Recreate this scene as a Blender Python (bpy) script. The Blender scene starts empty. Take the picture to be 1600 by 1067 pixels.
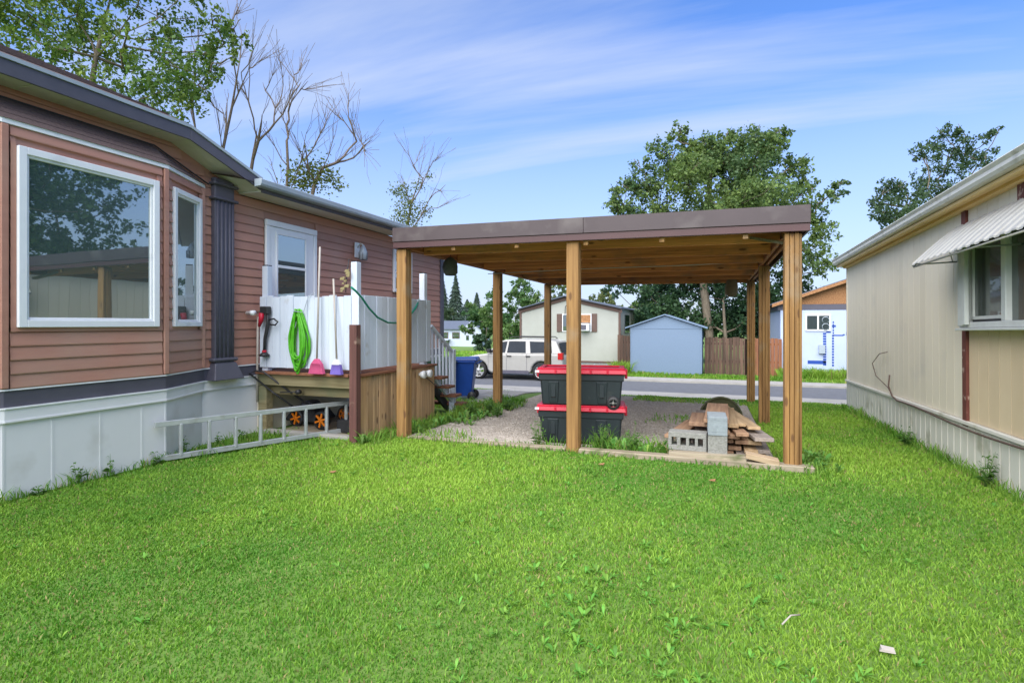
import bpy, math, random
import numpy as np
from mathutils import Vector, Matrix, Euler
R = math.radians
random.seed(7); RNG = np.random.default_rng(7)
sc = bpy.context.scene
COL = sc.collection

# ------------------------------------------------------------------ camera, sky, sun, exposure
TH = R(20.2); CT, ST = math.cos(TH), math.sin(TH)
F, HZ, H = 855.0, 506.0, 1.45
cam_d = bpy.data.cameras.new('camera'); cam = bpy.data.objects.new('camera', cam_d); COL.objects.link(cam)
cam.location = (0, 0, H); cam.rotation_euler = (R(90), 0, TH)
cam_d.sensor_width = 36; cam_d.lens = F/1600*36; cam_d.shift_y = -(533.5-HZ)/1600
cam_d.clip_start = .05; cam_d.clip_end = 3000
sc.camera = cam

SUN_EL, SUN_AZ = R(46), R(187)       # azimuth clockwise from +Y: the sun stands behind and right of the camera
world = bpy.data.worlds.new('World'); sc.world = world; world.use_nodes = True
wt = world.node_tree; wn = wt.nodes; wl = wt.links
for n in list(wn): wn.remove(n)
out = wn.new('ShaderNodeOutputWorld'); bg = wn.new('ShaderNodeBackground'); wl.new(bg.outputs[0], out.inputs[0])
bg.inputs[1].default_value = 0.103
sky = wn.new('ShaderNodeTexSky'); sky.sky_type = 'NISHITA'; sky.sun_disc = False
sky.sun_elevation = SUN_EL; sky.sun_rotation = SUN_AZ; sky.air_density = 1.0; sky.dust_density = .6; sky.ozone_density = 2.5
tc = wn.new('ShaderNodeTexCoord')
sep = wn.new('ShaderNodeSeparateXYZ'); wl.new(tc.outputs['Generated'], sep.inputs[0])
def wmath(op, a, b=None):
    n = wn.new('ShaderNodeMath'); n.operation = op
    for i, v in enumerate((a, b)):
        if v is None: continue
        if isinstance(v, (int, float)): n.inputs[i].default_value = v
        else: wl.new(v, n.inputs[i])
    return n.outputs[0]
# broad thin cloud sheets projected on a layer overhead
zz = wmath('ADD', wmath('ABSOLUTE', sep.outputs[2]), .16)
cx = wmath('DIVIDE', sep.outputs[0], zz); cy = wmath('DIVIDE', sep.outputs[1], zz)
cmb = wn.new('ShaderNodeCombineXYZ'); wl.new(cx, cmb.inputs[0]); wl.new(cy, cmb.inputs[1])
mp = wn.new('ShaderNodeMapping'); mp.inputs['Scale'].default_value = (.30, 1.5, 1); mp.inputs['Rotation'].default_value = (0, 0, R(-19)); mp.inputs['Location'].default_value = (8.2, 2.6, 0)
wl.new(cmb.outputs[0], mp.inputs[0])
nz = wn.new('ShaderNodeTexNoise'); nz.inputs['Scale'].default_value = 1.15; nz.inputs['Detail'].default_value = 8; nz.inputs['Roughness'].default_value = .55; nz.inputs['Distortion'].default_value = .25
wl.new(mp.outputs[0], nz.inputs['Vector'])
rp = wn.new('ShaderNodeValToRGB'); rp.color_ramp.elements[0].position = .40; rp.color_ramp.elements[0].color = (.0, .0, .0, 1)
rp.color_ramp.elements[1].position = .66; rp.color_ramp.elements[1].color = (.66, .66, .66, 1)
wl.new(nz.outputs[0], rp.inputs[0])
# the thin sheet thickens towards the horizon
hr = wn.new('ShaderNodeMapRange'); hr.inputs[1].default_value = 0.0; hr.inputs[2].default_value = .42; hr.inputs[3].default_value = .95; hr.inputs[4].default_value = .05
wl.new(sep.outputs[2], hr.inputs[0])
msk = wmath('MAXIMUM', rp.outputs[0], hr.outputs[0])
tint = wn.new('ShaderNodeMix'); tint.data_type = 'RGBA'; tint.blend_type = 'MULTIPLY'; tint.inputs[0].default_value = 1
tint.inputs[7].default_value = (.40, .66, 1.05, 1); wl.new(sky.outputs[0], tint.inputs[6])
mx = wn.new('ShaderNodeMix'); mx.data_type = 'RGBA'; wl.new(msk, mx.inputs[0]); wl.new(tint.outputs[2], mx.inputs[6])
mx.inputs[7].default_value = (2.95, 3.25, 3.9, 1)
wl.new(mx.outputs[2], bg.inputs[0])

sl = bpy.data.lights.new('sun', 'SUN'); sl.energy = 3.2; sl.angle = R(80); sl.color = (1, .95, .87)
so = bpy.data.objects.new('sun', sl); COL.objects.link(so)
sd = Vector((math.sin(SUN_AZ)*math.cos(SUN_EL), math.cos(SUN_AZ)*math.cos(SUN_EL), math.sin(SUN_EL)))
so.rotation_euler = sd.to_track_quat('Z', 'Y').to_euler(); so.location = sd*50
vs = sc.view_settings; vs.view_transform = 'Standard'; vs.look = 'None'; vs.gamma = 1; vs.exposure = 1.35
try: vs.use_curve_mapping = False
except Exception: pass

# ------------------------------------------------------------------ measuring helpers (photo measurement -> metres)
def ray(px): r = (px-800)/F; return r*CT-ST, r*ST+CT          # X, Y per metre of depth
def onX(px, py, X):
    ax, ay = ray(px); D = X/ax; return (X, ay*D, H-(py-HZ)/F*D)
def onY(px, py, Y):
    ax, ay = ray(px); D = Y/ay; return (ax*D, Y, H-(py-HZ)/F*D)
def onZ(px, py, z=0):
    D = (H-z)*F/(py-HZ); ax, ay = ray(px); return (ax*D, ay*D, z)
def atD(px, py, D):
    ax, ay = ray(px); return (ax*D, ay*D, H-(py-HZ)/F*D)
GP = [(-400, 0), (6, 0), (10, -.12), (12, -.17), (13, -.26), (16, -.66), (18, -.75), (21.5, -.78), (24, -.72), (30, -.66), (60, -1.1), (900, -1.6)]
def gz(y): return float(np.interp(y, [a for a, b in GP], [b for a, b in GP]))

# ------------------------------------------------------------------ materials
def nodes(name):
    m = bpy.data.materials.new(name); m.use_nodes = True
    return m, m.node_tree.nodes, m.node_tree.links, m.node_tree.nodes['Principled BSDF']
def mat(name, c1, c2=None, rough=.7, scale=6, st=(1, 1, 1), bump=0, bscale=None, rnd=0, spec=.35, metal=0, detail=5, lo=.35, hi=.68, dirt=None, dscale=1.5, dlo=.55, dhi=.75, knots=False):
    m, N, L, b = nodes(name)
    c2 = c2 or tuple(v*.86 for v in c1)
    t = N.new('ShaderNodeTexCoord'); mp_ = N.new('ShaderNodeMapping'); mp_.inputs['Scale'].default_value = st
    L.new(t.outputs['Object'], mp_.inputs[0])
    if rnd:
        oi = N.new('ShaderNodeObjectInfo'); ad = N.new('ShaderNodeVectorMath'); ad.operation = 'ADD'
        sca = N.new('ShaderNodeMath'); sca.operation = 'MULTIPLY'; sca.inputs[1].default_value = 37; L.new(oi.outputs['Random'], sca.inputs[0])
        L.new(mp_.outputs[0], ad.inputs[0]); L.new(sca.outputs[0], ad.inputs[1]); vec = ad.outputs[0]
    else: vec = mp_.outputs[0]
    n = N.new('ShaderNodeTexNoise'); n.inputs['Scale'].default_value = scale; n.inputs['Detail'].default_value = detail; n.inputs['Roughness'].default_value = .6
    L.new(vec, n.inputs['Vector'])
    r = N.new('ShaderNodeValToRGB'); r.color_ramp.elements[0].position = lo; r.color_ramp.elements[1].position = hi
    r.color_ramp.elements[0].color = (*c1, 1); r.color_ramp.elements[1].color = (*c2, 1); L.new(n.outputs[0], r.inputs[0])
    c = r.outputs[0]
    if dirt:
        n2 = N.new('ShaderNodeTexNoise'); n2.inputs['Scale'].default_value = dscale; n2.inputs['Detail'].default_value = 6; L.new(t.outputs['Object'], n2.inputs['Vector'])
        r2 = N.new('ShaderNodeMapRange'); r2.inputs[1].default_value = dlo; r2.inputs[2].default_value = dhi; L.new(n2.outputs[0], r2.inputs[0])
        m2 = N.new('ShaderNodeMix'); m2.data_type = 'RGBA'; L.new(r2.outputs[0], m2.inputs[0]); L.new(c, m2.inputs[6]); m2.inputs[7].default_value = (*dirt, 1); c = m2.outputs[2]
    if knots:
        kv = N.new('ShaderNodeTexVoronoi'); kv.inputs['Scale'].default_value = 1.1; kmp = N.new('ShaderNodeMapping')
        kmp.inputs['Scale'].default_value = tuple(2.6 if q < 1 else 7.5 for q in st); L.new(t.outputs['Object'], kmp.inputs[0])
        ka = N.new('ShaderNodeVectorMath'); ka.operation = 'ADD'; L.new(kmp.outputs[0], ka.inputs[0]); L.new(sca.outputs[0], ka.inputs[1]); L.new(ka.outputs[0], kv.inputs['Vector'])
        kr = N.new('ShaderNodeMapRange'); kr.inputs[1].default_value = .10; kr.inputs[2].default_value = .17; kr.inputs[3].default_value = .75; kr.inputs[4].default_value = 0; L.new(kv.outputs['Distance'], kr.inputs[0])
        km = N.new('ShaderNodeMix'); km.data_type = 'RGBA'; L.new(kr.outputs[0], km.inputs[0]); L.new(c, km.inputs[6]); km.inputs[7].default_value = (.09, .04, .018, 1); c = km.outputs[2]
    if rnd:
        hs = N.new('ShaderNodeHueSaturation'); mr = N.new('ShaderNodeMapRange'); mr.inputs[3].default_value = 1-rnd; mr.inputs[4].default_value = 1+rnd
        L.new(oi.outputs['Random'], mr.inputs[0]); L.new(mr.outputs[0], hs.inputs['Value']); L.new(c, hs.inputs['Color']); c = hs.outputs[0]
    L.new(c, b.inputs['Base Color']); b.inputs['Roughness'].default_value = rough; b.inputs['Specular IOR Level'].default_value = spec; b.inputs['Metallic'].default_value = metal
    if bump:
        bn = N.new('ShaderNodeBump'); bn.inputs['Strength'].default_value = bump; bn.inputs['Distance'].default_value = .01
        if bscale:
            n3 = N.new('ShaderNodeTexNoise'); n3.inputs['Scale'].default_value = bscale; n3.inputs['Detail'].default_value = 4; L.new(vec, n3.inputs['Vector']); L.new(n3.outputs[0], bn.inputs['Height'])
        else: L.new(n.outputs[0], bn.inputs['Height'])
        L.new(bn.outputs[0], b.inputs['Normal'])
    return m
def wood(name, c1, c2, axis, dirt=None, rnd=.12, rough=.75, **k):
    st = {'X': (.35, 9, 9), 'Y': (9, .35, 9), 'Z': (9, 9, .35)}[axis]
    return mat(name, c1, c2, rough=rough, scale=3.2, st=st, bump=.35, rnd=rnd, lo=.38, hi=.64, detail=7, dirt=dirt, **k)
def glassmat(name, tint, refl=.45):
    m, N, L, b = nodes(name)
    b.inputs['Base Color'].default_value = (*tint, 1); b.inputs['Roughness'].default_value = .2
    g = N.new('ShaderNodeBsdfGlossy'); g.inputs['Roughness'].default_value = .015; g.inputs['Color'].default_value = (.82, .93, .95, 1)
    n = N.new('ShaderNodeTexNoise'); n.inputs['Scale'].default_value = 1.3; bn = N.new('ShaderNodeBump'); bn.inputs['Strength'].default_value = .06; bn.inputs['Distance'].default_value = .02
    t = N.new('ShaderNodeTexCoord'); L.new(t.outputs['Object'], n.inputs[0]); L.new(n.outputs[0], bn.inputs['Height']); L.new(bn.outputs[0], g.inputs['Normal'])
    mxs = N.new('ShaderNodeMixShader'); mxs.inputs[0].default_value = refl
    L.new(b.outputs[0], mxs.inputs[1]); L.new(g.outputs[0], mxs.inputs[2])
    L.new(mxs.outputs[0], N['Material Output'].inputs[0]); return m
def leafmat(name, rough=.55, trans=.35, spec=.3):
    m, N, L, b = nodes(name)
    a = N.new('ShaderNodeAttribute'); a.attribute_name = 'tone'
    L.new(a.outputs['Color'], b.inputs['Base Color']); b.inputs['Roughness'].default_value = rough; b.inputs['Specular IOR Level'].default_value = spec
    tr = N.new('ShaderNodeBsdfTranslucent'); hs = N.new('ShaderNodeHueSaturation'); hs.inputs['Value'].default_value = 1.2; hs.inputs['Saturation'].default_value = 1.1
    L.new(a.outputs['Color'], hs.inputs['Color']); L.new(hs.outputs[0], tr.inputs[0])
    mxs = N.new('ShaderNodeMixShader'); mxs.inputs[0].default_value = trans
    L.new(b.outputs[0], mxs.inputs[1]); L.new(tr.outputs[0], mxs.inputs[2]); L.new(mxs.outputs[0], N['Material Output'].inputs[0]); return m

M = {}
M['leaf'] = leafmat('leaf'); M['blade'] = leafmat('grass_blade', rough=.6, trans=.3, spec=.2)
M['siding'] = mat('brown_vinyl', (.44, .225, .165), (.385, .19, .14), rough=.5, scale=3, st=(1, .4, 4), rnd=.09, bump=.12, bscale=60, dirt=(.41,.26,.20), dscale=1.2, dlo=.5, dhi=.8)
M['charcoal'] = mat('charcoal_trim', (.095, .092, .12), (.082, .08, .105), rough=.5, scale=6)
M['white'] = mat('white_vinyl', (.80, .82, .84), (.76, .78, .80), rough=.4, scale=4, dirt=(.5, .52, .55), dscale=3, dlo=.62, dhi=.85)
M['skirt'] = mat('white_skirting', (.75, .76, .77), (.71, .72, .73), rough=.55, scale=1.2, dirt=(.45, .44, .40), dscale=2.2, dlo=.6, dhi=.95, bump=.15, bscale=2)
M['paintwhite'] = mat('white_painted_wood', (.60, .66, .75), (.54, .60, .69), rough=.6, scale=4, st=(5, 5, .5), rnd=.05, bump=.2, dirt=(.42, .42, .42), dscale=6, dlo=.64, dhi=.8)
M['glass'] = glassmat('window_glass', (.05, .085, .085), .34)
M['carglass'] = mat('car_glass', (.03, .036, .045), rough=.5, spec=.1)
M['glass3'] = glassmat('screened_glass', (.035, .042, .036), .1)
M['glass2'] = glassmat('dark_glass', (.012, .016, .018), .28)
M['shingle'] = mat('roof_shingle', (.115, .08, .07), (.07, .05, .05), rough=.9, scale=40, bump=.6)
M['soffit'] = mat('soffit', (.66, .63, .57), (.60, .57, .51), rough=.6, scale=5)
M['gutter'] = mat('gutter_metal', (.36, .42, .47), (.30, .35, .40), rough=.35, scale=3, spec=.5)
M['cedarZ'] = wood('carport_post_wood', (.33, .185, .065), (.18, .092, .03), 'Z', dirt=(.26, .2, .13), dscale=2.2, knots=True)
M['cedarX'] = wood('carport_joist_wood', (.64, .27, .10), (.38, .145, .055), 'X', dirt=(.2, .13, .09), dscale=2, rnd=.28, knots=True)
M['cedarY'] = wood('carport_beam_wood', (.40, .17, .065), (.24, .09, .035), 'Y')
M['deck'] = wood('deck_plank_wood', (.54, .35, .19), (.35, .21, .105), 'Z', dirt=(.26, .21, .15), dscale=2.4, rnd=.2, knots=True)
M['deckX'] = wood('deck_rim_wood', (.26, .22, .12), (.17, .135, .065), 'X', dirt=(.14, .16, .09))
M['deckY'] = wood('deck_edge_wood', (.24, .10, .055), (.16, .07, .035), 'Y')
M['redpost'] = wood('brown_stained_wood', (.15, .065, .055), (.10, .045, .038), 'Z', dirt=(.26, .17, .13), dscale=7, dlo=.6, dhi=.7)
M['fascia'] = mat('fascia_metal_grey_brown', (.055, .037, .040), (.045, .030, .032), rough=.45, scale=2, spec=.45, dirt=(.13, .11, .105), dscale=2)
M['fascia2'] = mat('fascia_metal_red_brown', (.070, .027, .028), (.058, .022, .023), rough=.45, scale=2, spec=.45)
M['tin'] = mat('roof_underside', (.24, .18, .13), (.18, .13, .10), rough=.8, scale=5)
M['greywood'] = wood('weathered_timber', (.34, .29, .21), (.22, .18, .13), 'X', dirt=(.12, .13, .06), dscale=5)
M['lumberY'] = wood('lumber_long', (.37, .23, .14), (.24, .14, .085), 'Y', rnd=.22)
M['lumberT'] = wood('lumber_tan', (.46,.33,.19), (.33,.22,.12), 'Y', rnd=.18)
M['lumberG'] = wood('lumber_grey', (.32,.27,.23), (.21,.175,.15), 'Y', rnd=.18)
M['lumberX'] = wood('lumber_cross', (.42, .32, .21), (.31, .22, .14), 'X', rnd=.2)
M['cinder'] = mat('concrete_block', (.27, .27, .25), (.19, .19, .175), rough=.95, scale=50, bump=.7)
M['cinder2'] = mat('grey_coated_block', (.25, .29, .31), (.20, .23, .25), rough=.9, scale=22, bump=.5)
M['gravel'] = mat('gravel_bed', (.40, .35, .29), (.25, .22, .18), rough=.95, scale=55, bump=1, dirt=(.12, .13, .06), dscale=1.6, dlo=.6, dhi=.78)
M['stone'] = mat('gravel_stone', (.46, .41, .355), (.28, .25, .215), rough=.9, scale=9)
M['soil'] = mat('lawn_soil', (.14, .23, .045), (.095, .17, .03), rough=1, scale=30, bump=.5, dirt=(.14, .115, .07), dscale=1.3, dlo=.66, dhi=.8)
M['asphalt'] = mat('asphalt', (.135, .14, .155), (.11, .115, .125), rough=.9, scale=5, bump=.3, bscale=70)
M['concrete'] = mat('concrete', (.36, .345, .32), (.29, .275, .25), rough=.9, scale=3, bump=.3, bscale=60, dirt=(.25, .24, .2), dscale=.9)
M['alu'] = mat('aluminium', (.46, .49, .50), (.38, .41, .42), rough=.38, scale=7, metal=.35, spec=.5, dirt=(.3, .3, .28), dscale=8)
M['black'] = mat('black_plastic', (.02, .02, .022), (.028, .028, .03), rough=.45)
M['tote'] = mat('dark_tote_plastic', (.014, .020, .024), (.019, .027, .031), rough=.42, scale=3, dirt=(.07, .07, .065), dscale=4, dlo=.62, dhi=.85)
M['red'] = mat('red_plastic', (.46, .012, .035), (.40, .01, .03), rough=.38)
M['limehose'] = mat('lime_hose', (.10, .43, .02), (.07, .33, .015), rough=.4, scale=20)
M['tealhose'] = mat('teal_hose', (.0, .20, .12), (.0, .16, .10), rough=.4)
M['orange'] = mat('orange_plastic', (.62, .17, .01), rough=.45)
M['pink'] = mat('pink_bristle', (.60, .10, .22), (.45, .06, .16), rough=.7, scale=10, st=(30, 30, 1))
M['purple'] = mat('purple_bristle', (.22, .16, .55), (.15, .10, .42), rough=.7, scale=10, st=(30, 30, 1))
M['pole'] = mat('broom_pole', (.42, .38, .33), rough=.5)
M['bluebin'] = mat('blue_bin_plastic', (.012, .06, .30), (.01, .05, .24), rough=.4)
M['greenbin'] = mat('green_bin_plastic', (.008, .05, .03), rough=.45)
M['beige'] = mat('beige_panel', (.76, .69, .545), (.72, .65, .505), rough=.6, scale=1.2, st=(1, 1, .5), rnd=.035, dirt=(.60, .56, .47), dscale=1.5, dlo=.6, dhi=.85)
M['tan'] = mat('tan_panel', (.68, .54, .35), (.63, .49, .31), rough=.6, scale=1.2, rnd=.03)
M['creamgutter'] = mat('cream_gutter', (.66, .65, .58), (.58, .57, .50), rough=.4, scale=3, dirt=(.35,.34,.28), dscale=4)
M['ochre'] = mat('ochre_fascia', (.80, .55, .22), (.74, .50, .19), rough=.5, scale=3)
M['rust'] = mat('brown_peeling_trim', (.12, .035, .025), (.16, .05, .035), rough=.7, scale=12, dirt=(.36, .25, .2), dscale=14, dlo=.6, dhi=.66)
M['greyskirt'] = mat('beige_skirting', (.68, .66, .58), (.62, .60, .52), rough=.6, scale=2, dirt=(.22, .22, .12), dscale=2.5, dlo=.6, dhi=.82)
M['awning'] = mat('awning_metal', (.46, .45, .40), (.40, .39, .35), rough=.45, scale=3, dirt=(.35, .33, .27), dscale=5, dlo=.6, dhi=.8)
M['offwhite'] = mat('offwhite_frame', (.62, .64, .60), rough=.5)
M['homewall'] = mat('cream_home_wall', (.37, .38, .34), (.33, .34, .30), rough=.6, scale=1, bump=.1)
M['brown'] = mat('brown_trim', (.12, .075, .06), rough=.7)
M['shedblue'] = mat('shed_blue_paint', (.17, .235, .33), (.14, .20, .285), rough=.75, scale=26, bump=.6)
M['fencedark'] = wood('old_fence_wood', (.12, .07, .048), (.055, .034, .024), 'Z', rnd=.3)
M['fenceorange'] = wood('new_fence_wood', (.25, .105, .05), (.17, .065, .032), 'Z', rnd=.15)
M['osb'] = mat('osb_board', (.37, .19, .085), (.25, .12, .05), rough=.8, scale=26, detail=2, lo=.45, hi=.55)
M['wrap'] = mat('house_wrap', (.44, .51, .68), (.40, .47, .64), rough=.5, scale=.9, bump=.4, bscale=3)
M['tape'] = mat('blue_tape', (.02, .07, .34), rough=.5)
M['foundation'] = mat('foundation', (.33, .40, .47), rough=.9)
M['carpaint'] = mat('champagne_paint', (.36, .35, .325), (.34, .33, .305), rough=.28, spec=.6)
M['tyre'] = mat('tyre', (.02, .02, .02), rough=.85)
M['rim'] = mat('rim', (.5, .5, .5), rough=.3, metal=.6)
M['taillight'] = mat('tail_light', (.45, .02, .02), rough=.2)
M['bark'] = mat('grey_bark', (.20, .165, .12), (.11, .09, .065), rough=.95, scale=6, st=(3, 3, .6), bump=.8)
M['deadbark'] = mat('dead_bark', (.21, .165, .125), (.12, .09, .07), rough=.95, scale=6, st=(3, 3, .6), bump=.6)
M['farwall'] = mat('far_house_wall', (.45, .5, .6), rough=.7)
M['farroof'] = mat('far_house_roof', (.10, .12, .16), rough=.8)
M['bag'] = mat('grey_felt', (.09, .10, .09), (.06, .07, .06), rough=.95, scale=20, bump=.5)
M['tanbag'] = mat('tan_felt', (.20, .16, .11), rough=.95, scale=20)
M['yellow'] = mat('yellow_ornament', (.36, .31, .16), (.22, .17, .08), rough=.6, scale=30)
M['paper'] = mat('pale_scrap', (.42, .38, .34), rough=.8)
M['dryleaf'] = mat('dry_leaf', (.34, .18, .09), (.22, .11, .05), rough=.8, scale=30)
M['tarp'] = mat('olive_hoop', (.06, .065, .03), (.035, .04, .02), rough=.8, scale=10)

# ------------------------------------------------------------------ mesh helpers
class MB:
    def __init__(s): s.v = []; s.f = []; s.smooth = []
    def add(s, vs, fs, sm=False):
        o = len(s.v); s.v += [tuple(v) for v in vs]; s.f += [tuple(i+o for i in f) for f in fs]; s.smooth += [sm]*len(fs); return s
    def box(s, x0, x1, y0, y1, z0, z1):
        x0, x1 = min(x0, x1), max(x0, x1); y0, y1 = min(y0, y1), max(y0, y1); z0, z1 = min(z0, z1), max(z0, z1)
        return s.add([(x0,y0,z0),(x1,y0,z0),(x1,y1,z0),(x0,y1,z0),(x0,y0,z1),(x1,y0,z1),(x1,y1,z1),(x0,y1,z1)],
                     [(0,3,2,1),(4,5,6,7),(0,1,5,4),(1,2,6,5),(2,3,7,6),(3,0,4,7)])
    def hexa(s, b, t):   # 4 bottom + 4 top points, counter-clockwise
        return s.add(list(b)+list(t), [(0,3,2,1),(4,5,6,7),(0,1,5,4),(1,2,6,5),(2,3,7,6),(3,0,4,7)])
    def bar(s, a, b, w, h, up=(0,0,1)):   # rectangular bar from a to b
        a, b = Vector(a), Vector(b); d = (b-a).normalized(); u = Vector(up)
        if abs(d.dot(u)) > .99: u = Vector((0,1,0))
        n = d.cross(u).normalized(); u = n.cross(d)
        P = [(-1,-1),(1,-1),(1,1),(-1,1)]
        A = [a+n*w/2*i+u*h/2*j for i, j in P]; B = [b+n*w/2*i+u*h/2*j for i, j in P]
        return s.add(A+B, [(0,1,2,3),(7,6,5,4),(0,4,5,1),(1,5,6,2),(2,6,7,3),(3,7,4,0)])
    def tube(s, pts, r, n=8, cap=True):
        pts = [Vector(p) for p in pts]; rs = r if isinstance(r, (list, tuple)) else [r]*len(pts)
        vs_, fs = [], []; prev = None
        for i, p in enumerate(pts):
            d = (pts[min(i+1, len(pts)-1)]-pts[max(i-1, 0)])
            d = d.normalized() if d.length > 1e-9 else Vector((0,0,1))
            if prev is None:
                u = Vector((0,0,1)) if abs(d.z) < .9 else Vector((1,0,0))
                a = d.cross(u).normalized()
            else:
                a = prev-d*prev.dot(d)
                a = a.normalized() if a.length > 1e-6 else d.orthogonal().normalized()
            prev = a; b = d.cross(a)
            for k in range(n):
                t = 2*math.pi*k/n; vs_.append(p+(a*math.cos(t)+b*math.sin(t))*rs[i])
        for i in range(len(pts)-1):
            for k in range(n):
                fs.append((i*n+k, i*n+(k+1)%n, (i+1)*n+(k+1)%n, (i+1)*n+k))
        s.add(vs_, fs, True)
        if cap:
            o = len(s.v)-len(vs_)
            s.f.append(tuple(o+k for k in range(n))[::-1]); s.smooth.append(False)
            s.f.append(tuple(o+(len(pts)-1)*n+k for k in range(n))); s.smooth.append(False)
        return s
    def prism(s, poly, axis, a, b):       # poly of 2D points extruded along an axis
        def mk(p, t): return {'X': (t, p[0], p[1]), 'Y': (p[0], t, p[1]), 'Z': (p[0], p[1], t)}[axis]
        n = len(poly); return s.add([mk(p, a) for p in poly]+[mk(p, b) for p in poly],
            [tuple(range(n))[::-1], tuple(range(n, 2*n))]+[(i, (i+1)%n, n+(i+1)%n, n+i) for i in range(n)])
    def lathe(s, c, prof, n=16, axis='Z'):   # prof: (radius, height)
        vs_, fs = [], []
        for (r, h) in prof:
            for k in range(n):
                t = 2*math.pi*k/n; a, b = r*math.cos(t), r*math.sin(t)
                vs_.append((c[0]+a, c[1]+b, c[2]+h) if axis == 'Z' else (c[0]+a, c[1]+h, c[2]+b) if axis == 'Y' else (c[0]+h, c[1]+a, c[2]+b))
        for i in range(len(prof)-1):
            for k in range(n): fs.append((i*n+k, i*n+(k+1)%n, (i+1)*n+(k+1)%n, (i+1)*n+k))
        s.add(vs_, fs, True); return s.add([], []) 

def mkmesh(name, mb, off=(0,0,0)):
    me = bpy.data.meshes.new(name); o = Vector(off)
    me.from_pydata([tuple(Vector(v)-o) for v in mb.v], [], mb.f); me.update()
    if any(mb.smooth): me.polygons.foreach_set('use_smooth', mb.smooth)
    import bmesh
    b = bmesh.new(); b.from_mesh(me); bmesh.ops.recalc_face_normals(b, faces=b.faces); b.to_mesh(me); b.free()
    return me
def tag(o, label=None, cat=None, group=None, kind=None):
    if label: o['label'] = label
    if cat: o['category'] = cat
    if group: o['group'] = group
    if kind: o['kind'] = kind
    return o
def thing(name, loc, label, cat, group=None, rot=(0,0,0)):
    o = bpy.data.objects.new(name, None); COL.objects.link(o); o.location = loc; o.rotation_euler = rot; o.empty_display_size = .2
    return tag(o, label, cat, group)
def rootloc(p):
    while p.parent: p = p.parent
    return p.location
def part(name, mb, m, parent, bev=0, local=False, label=None, kind=None):
    """one mesh object; vertices come in world coordinates unless local"""
    off = (0,0,0) if local else rootloc(parent)
    o = bpy.data.objects.new(name, mkmesh(name, mb, off)); COL.objects.link(o); o.data.materials.append(M[m] if isinstance(m, str) else m); o.parent = parent
    if bev:
        b = o.modifiers.new('bevel', 'BEVEL'); b.width = bev; b.segments = 1; b.limit_method = 'ANGLE'
    return tag(o, label, kind=kind)
def single(name, mb, m, label, cat, group=None, bev=0, loc=None, kind=None):
    """a thing that is one mesh; origin at its base"""
    if loc is None:
        a = np.array(mb.v); loc = (float(a[:,0].mean()), float(a[:,1].mean()), float(a[:,2].min()))
    o = bpy.data.objects.new(name, mkmesh(name, mb, loc)); COL.objects.link(o); o.location = loc; o.data.materials.append(M[m] if isinstance(m, str) else m)
    if bev:
        b = o.modifiers.new('bevel', 'BEVEL'); b.width = bev; b.segments = 1; b.limit_method = 'ANGLE'
    return tag(o, label, cat, group, kind)
def copy_tree(o, parent=None):
    c = o.copy(); COL.objects.link(c); c.parent = parent
    for ch in list(o.children): copy_tree(ch, c)
    return c

# ------------------------------------------------------------------ ground, road, gravel
def sheet(name, x0, x1, y0, y1, m, dz=0, nx=2, label=None, thick=0):
    ys = sorted(set([y0, y1]+[a for a, b in GP if y0 < a < y1])); xs = np.linspace(x0, x1, nx)
    mb = MB(); n = len(xs)
    mb.add([(x, y, gz(y)+dz) for y in ys for x in xs], [(j*n+i, j*n+i+1, (j+1)*n+i+1, (j+1)*n+i) for j in range(len(ys)-1) for i in range(n-1)])
    o = bpy.data.objects.new(name, mkmesh(name, mb)); COL.objects.link(o); o.data.materials.append(M[m]); o['kind'] = 'structure'; return o
sheet('lawn_ground', -500, 500, -400, 900, 'soil')
sheet('road', -300, 300, 18.0, 21.6, 'asphalt', .004)
def strip(name, x0, x1, y0, y1, m, h):
    ys = sorted(set([y0, y1]+[a for a, b in GP if y0 < a < y1])); mb = MB()
    for a, b in zip(ys[:-1], ys[1:]):
        mb.hexa([(x0,a,gz(a)-.1),(x1,a,gz(a)-.1),(x1,b,gz(b)-.1),(x0,b,gz(b)-.1)], [(x0,a,gz(a)+h),(x1,a,gz(a)+h),(x1,b,gz(b)+h),(x0,b,gz(b)+h)])
    o = bpy.data.objects.new(name, mkmesh(name, mb)); COL.objects.link(o); o.data.materials.append(M[m]); o['kind'] = 'structure'; return o
strip('pavement', -300, 300, 15.9, 17.98, 'concrete', .03)
strip('far_kerb', -300, 300, 21.62, 22.5, 'concrete', .07)
gr = sheet('gravel_drive', -3.72, .62, 6.12, 13.6, 'gravel', .006, nx=3)
# path slabs left of the carport
pth = bpy.data.objects.new('path', None); COL.objects.link(pth); pth['kind'] = 'structure'; pth.location = (-4.8, 12.8, gz(12.8))
for j in range(6):
    for i in range(2):
        y0 = 9.9+j*1.0; x0 = -5.65+i*.8
        part('slab', MB().hexa([(x0,y0,gz(y0)-.05),(x0+.77,y0,gz(y0)-.05),(x0+.77,y0+.96,gz(y0+.96)-.05),(x0,y0+.96,gz(y0+.96)-.05)],
                               [(x0,y0,gz(y0)+.03),(x0+.77,y0,gz(y0)+.03),(x0+.77,y0+.96,gz(y0+.96)+.03),(x0,y0+.96,gz(y0+.96)+.03)]), 'concrete', pth, bev=.01)
e = MB(); e.hexa([(-4.06,9.9,gz(9.9)-.05),(-3.98,9.9,gz(9.9)-.05),(-3.98,15.8,gz(15.8)-.05),(-4.06,15.8,gz(15.8)-.05)],[(-4.06,9.9,gz(9.9)+.05),(-3.98,9.9,gz(9.9)+.05),(-3.98,15.8,gz(15.8)+.05),(-4.06,15.8,gz(15.8)+.05)])
single('edging_timber', e, 'lumberY', 'long brown timber edging beside the concrete path slabs', 'edging')
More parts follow.
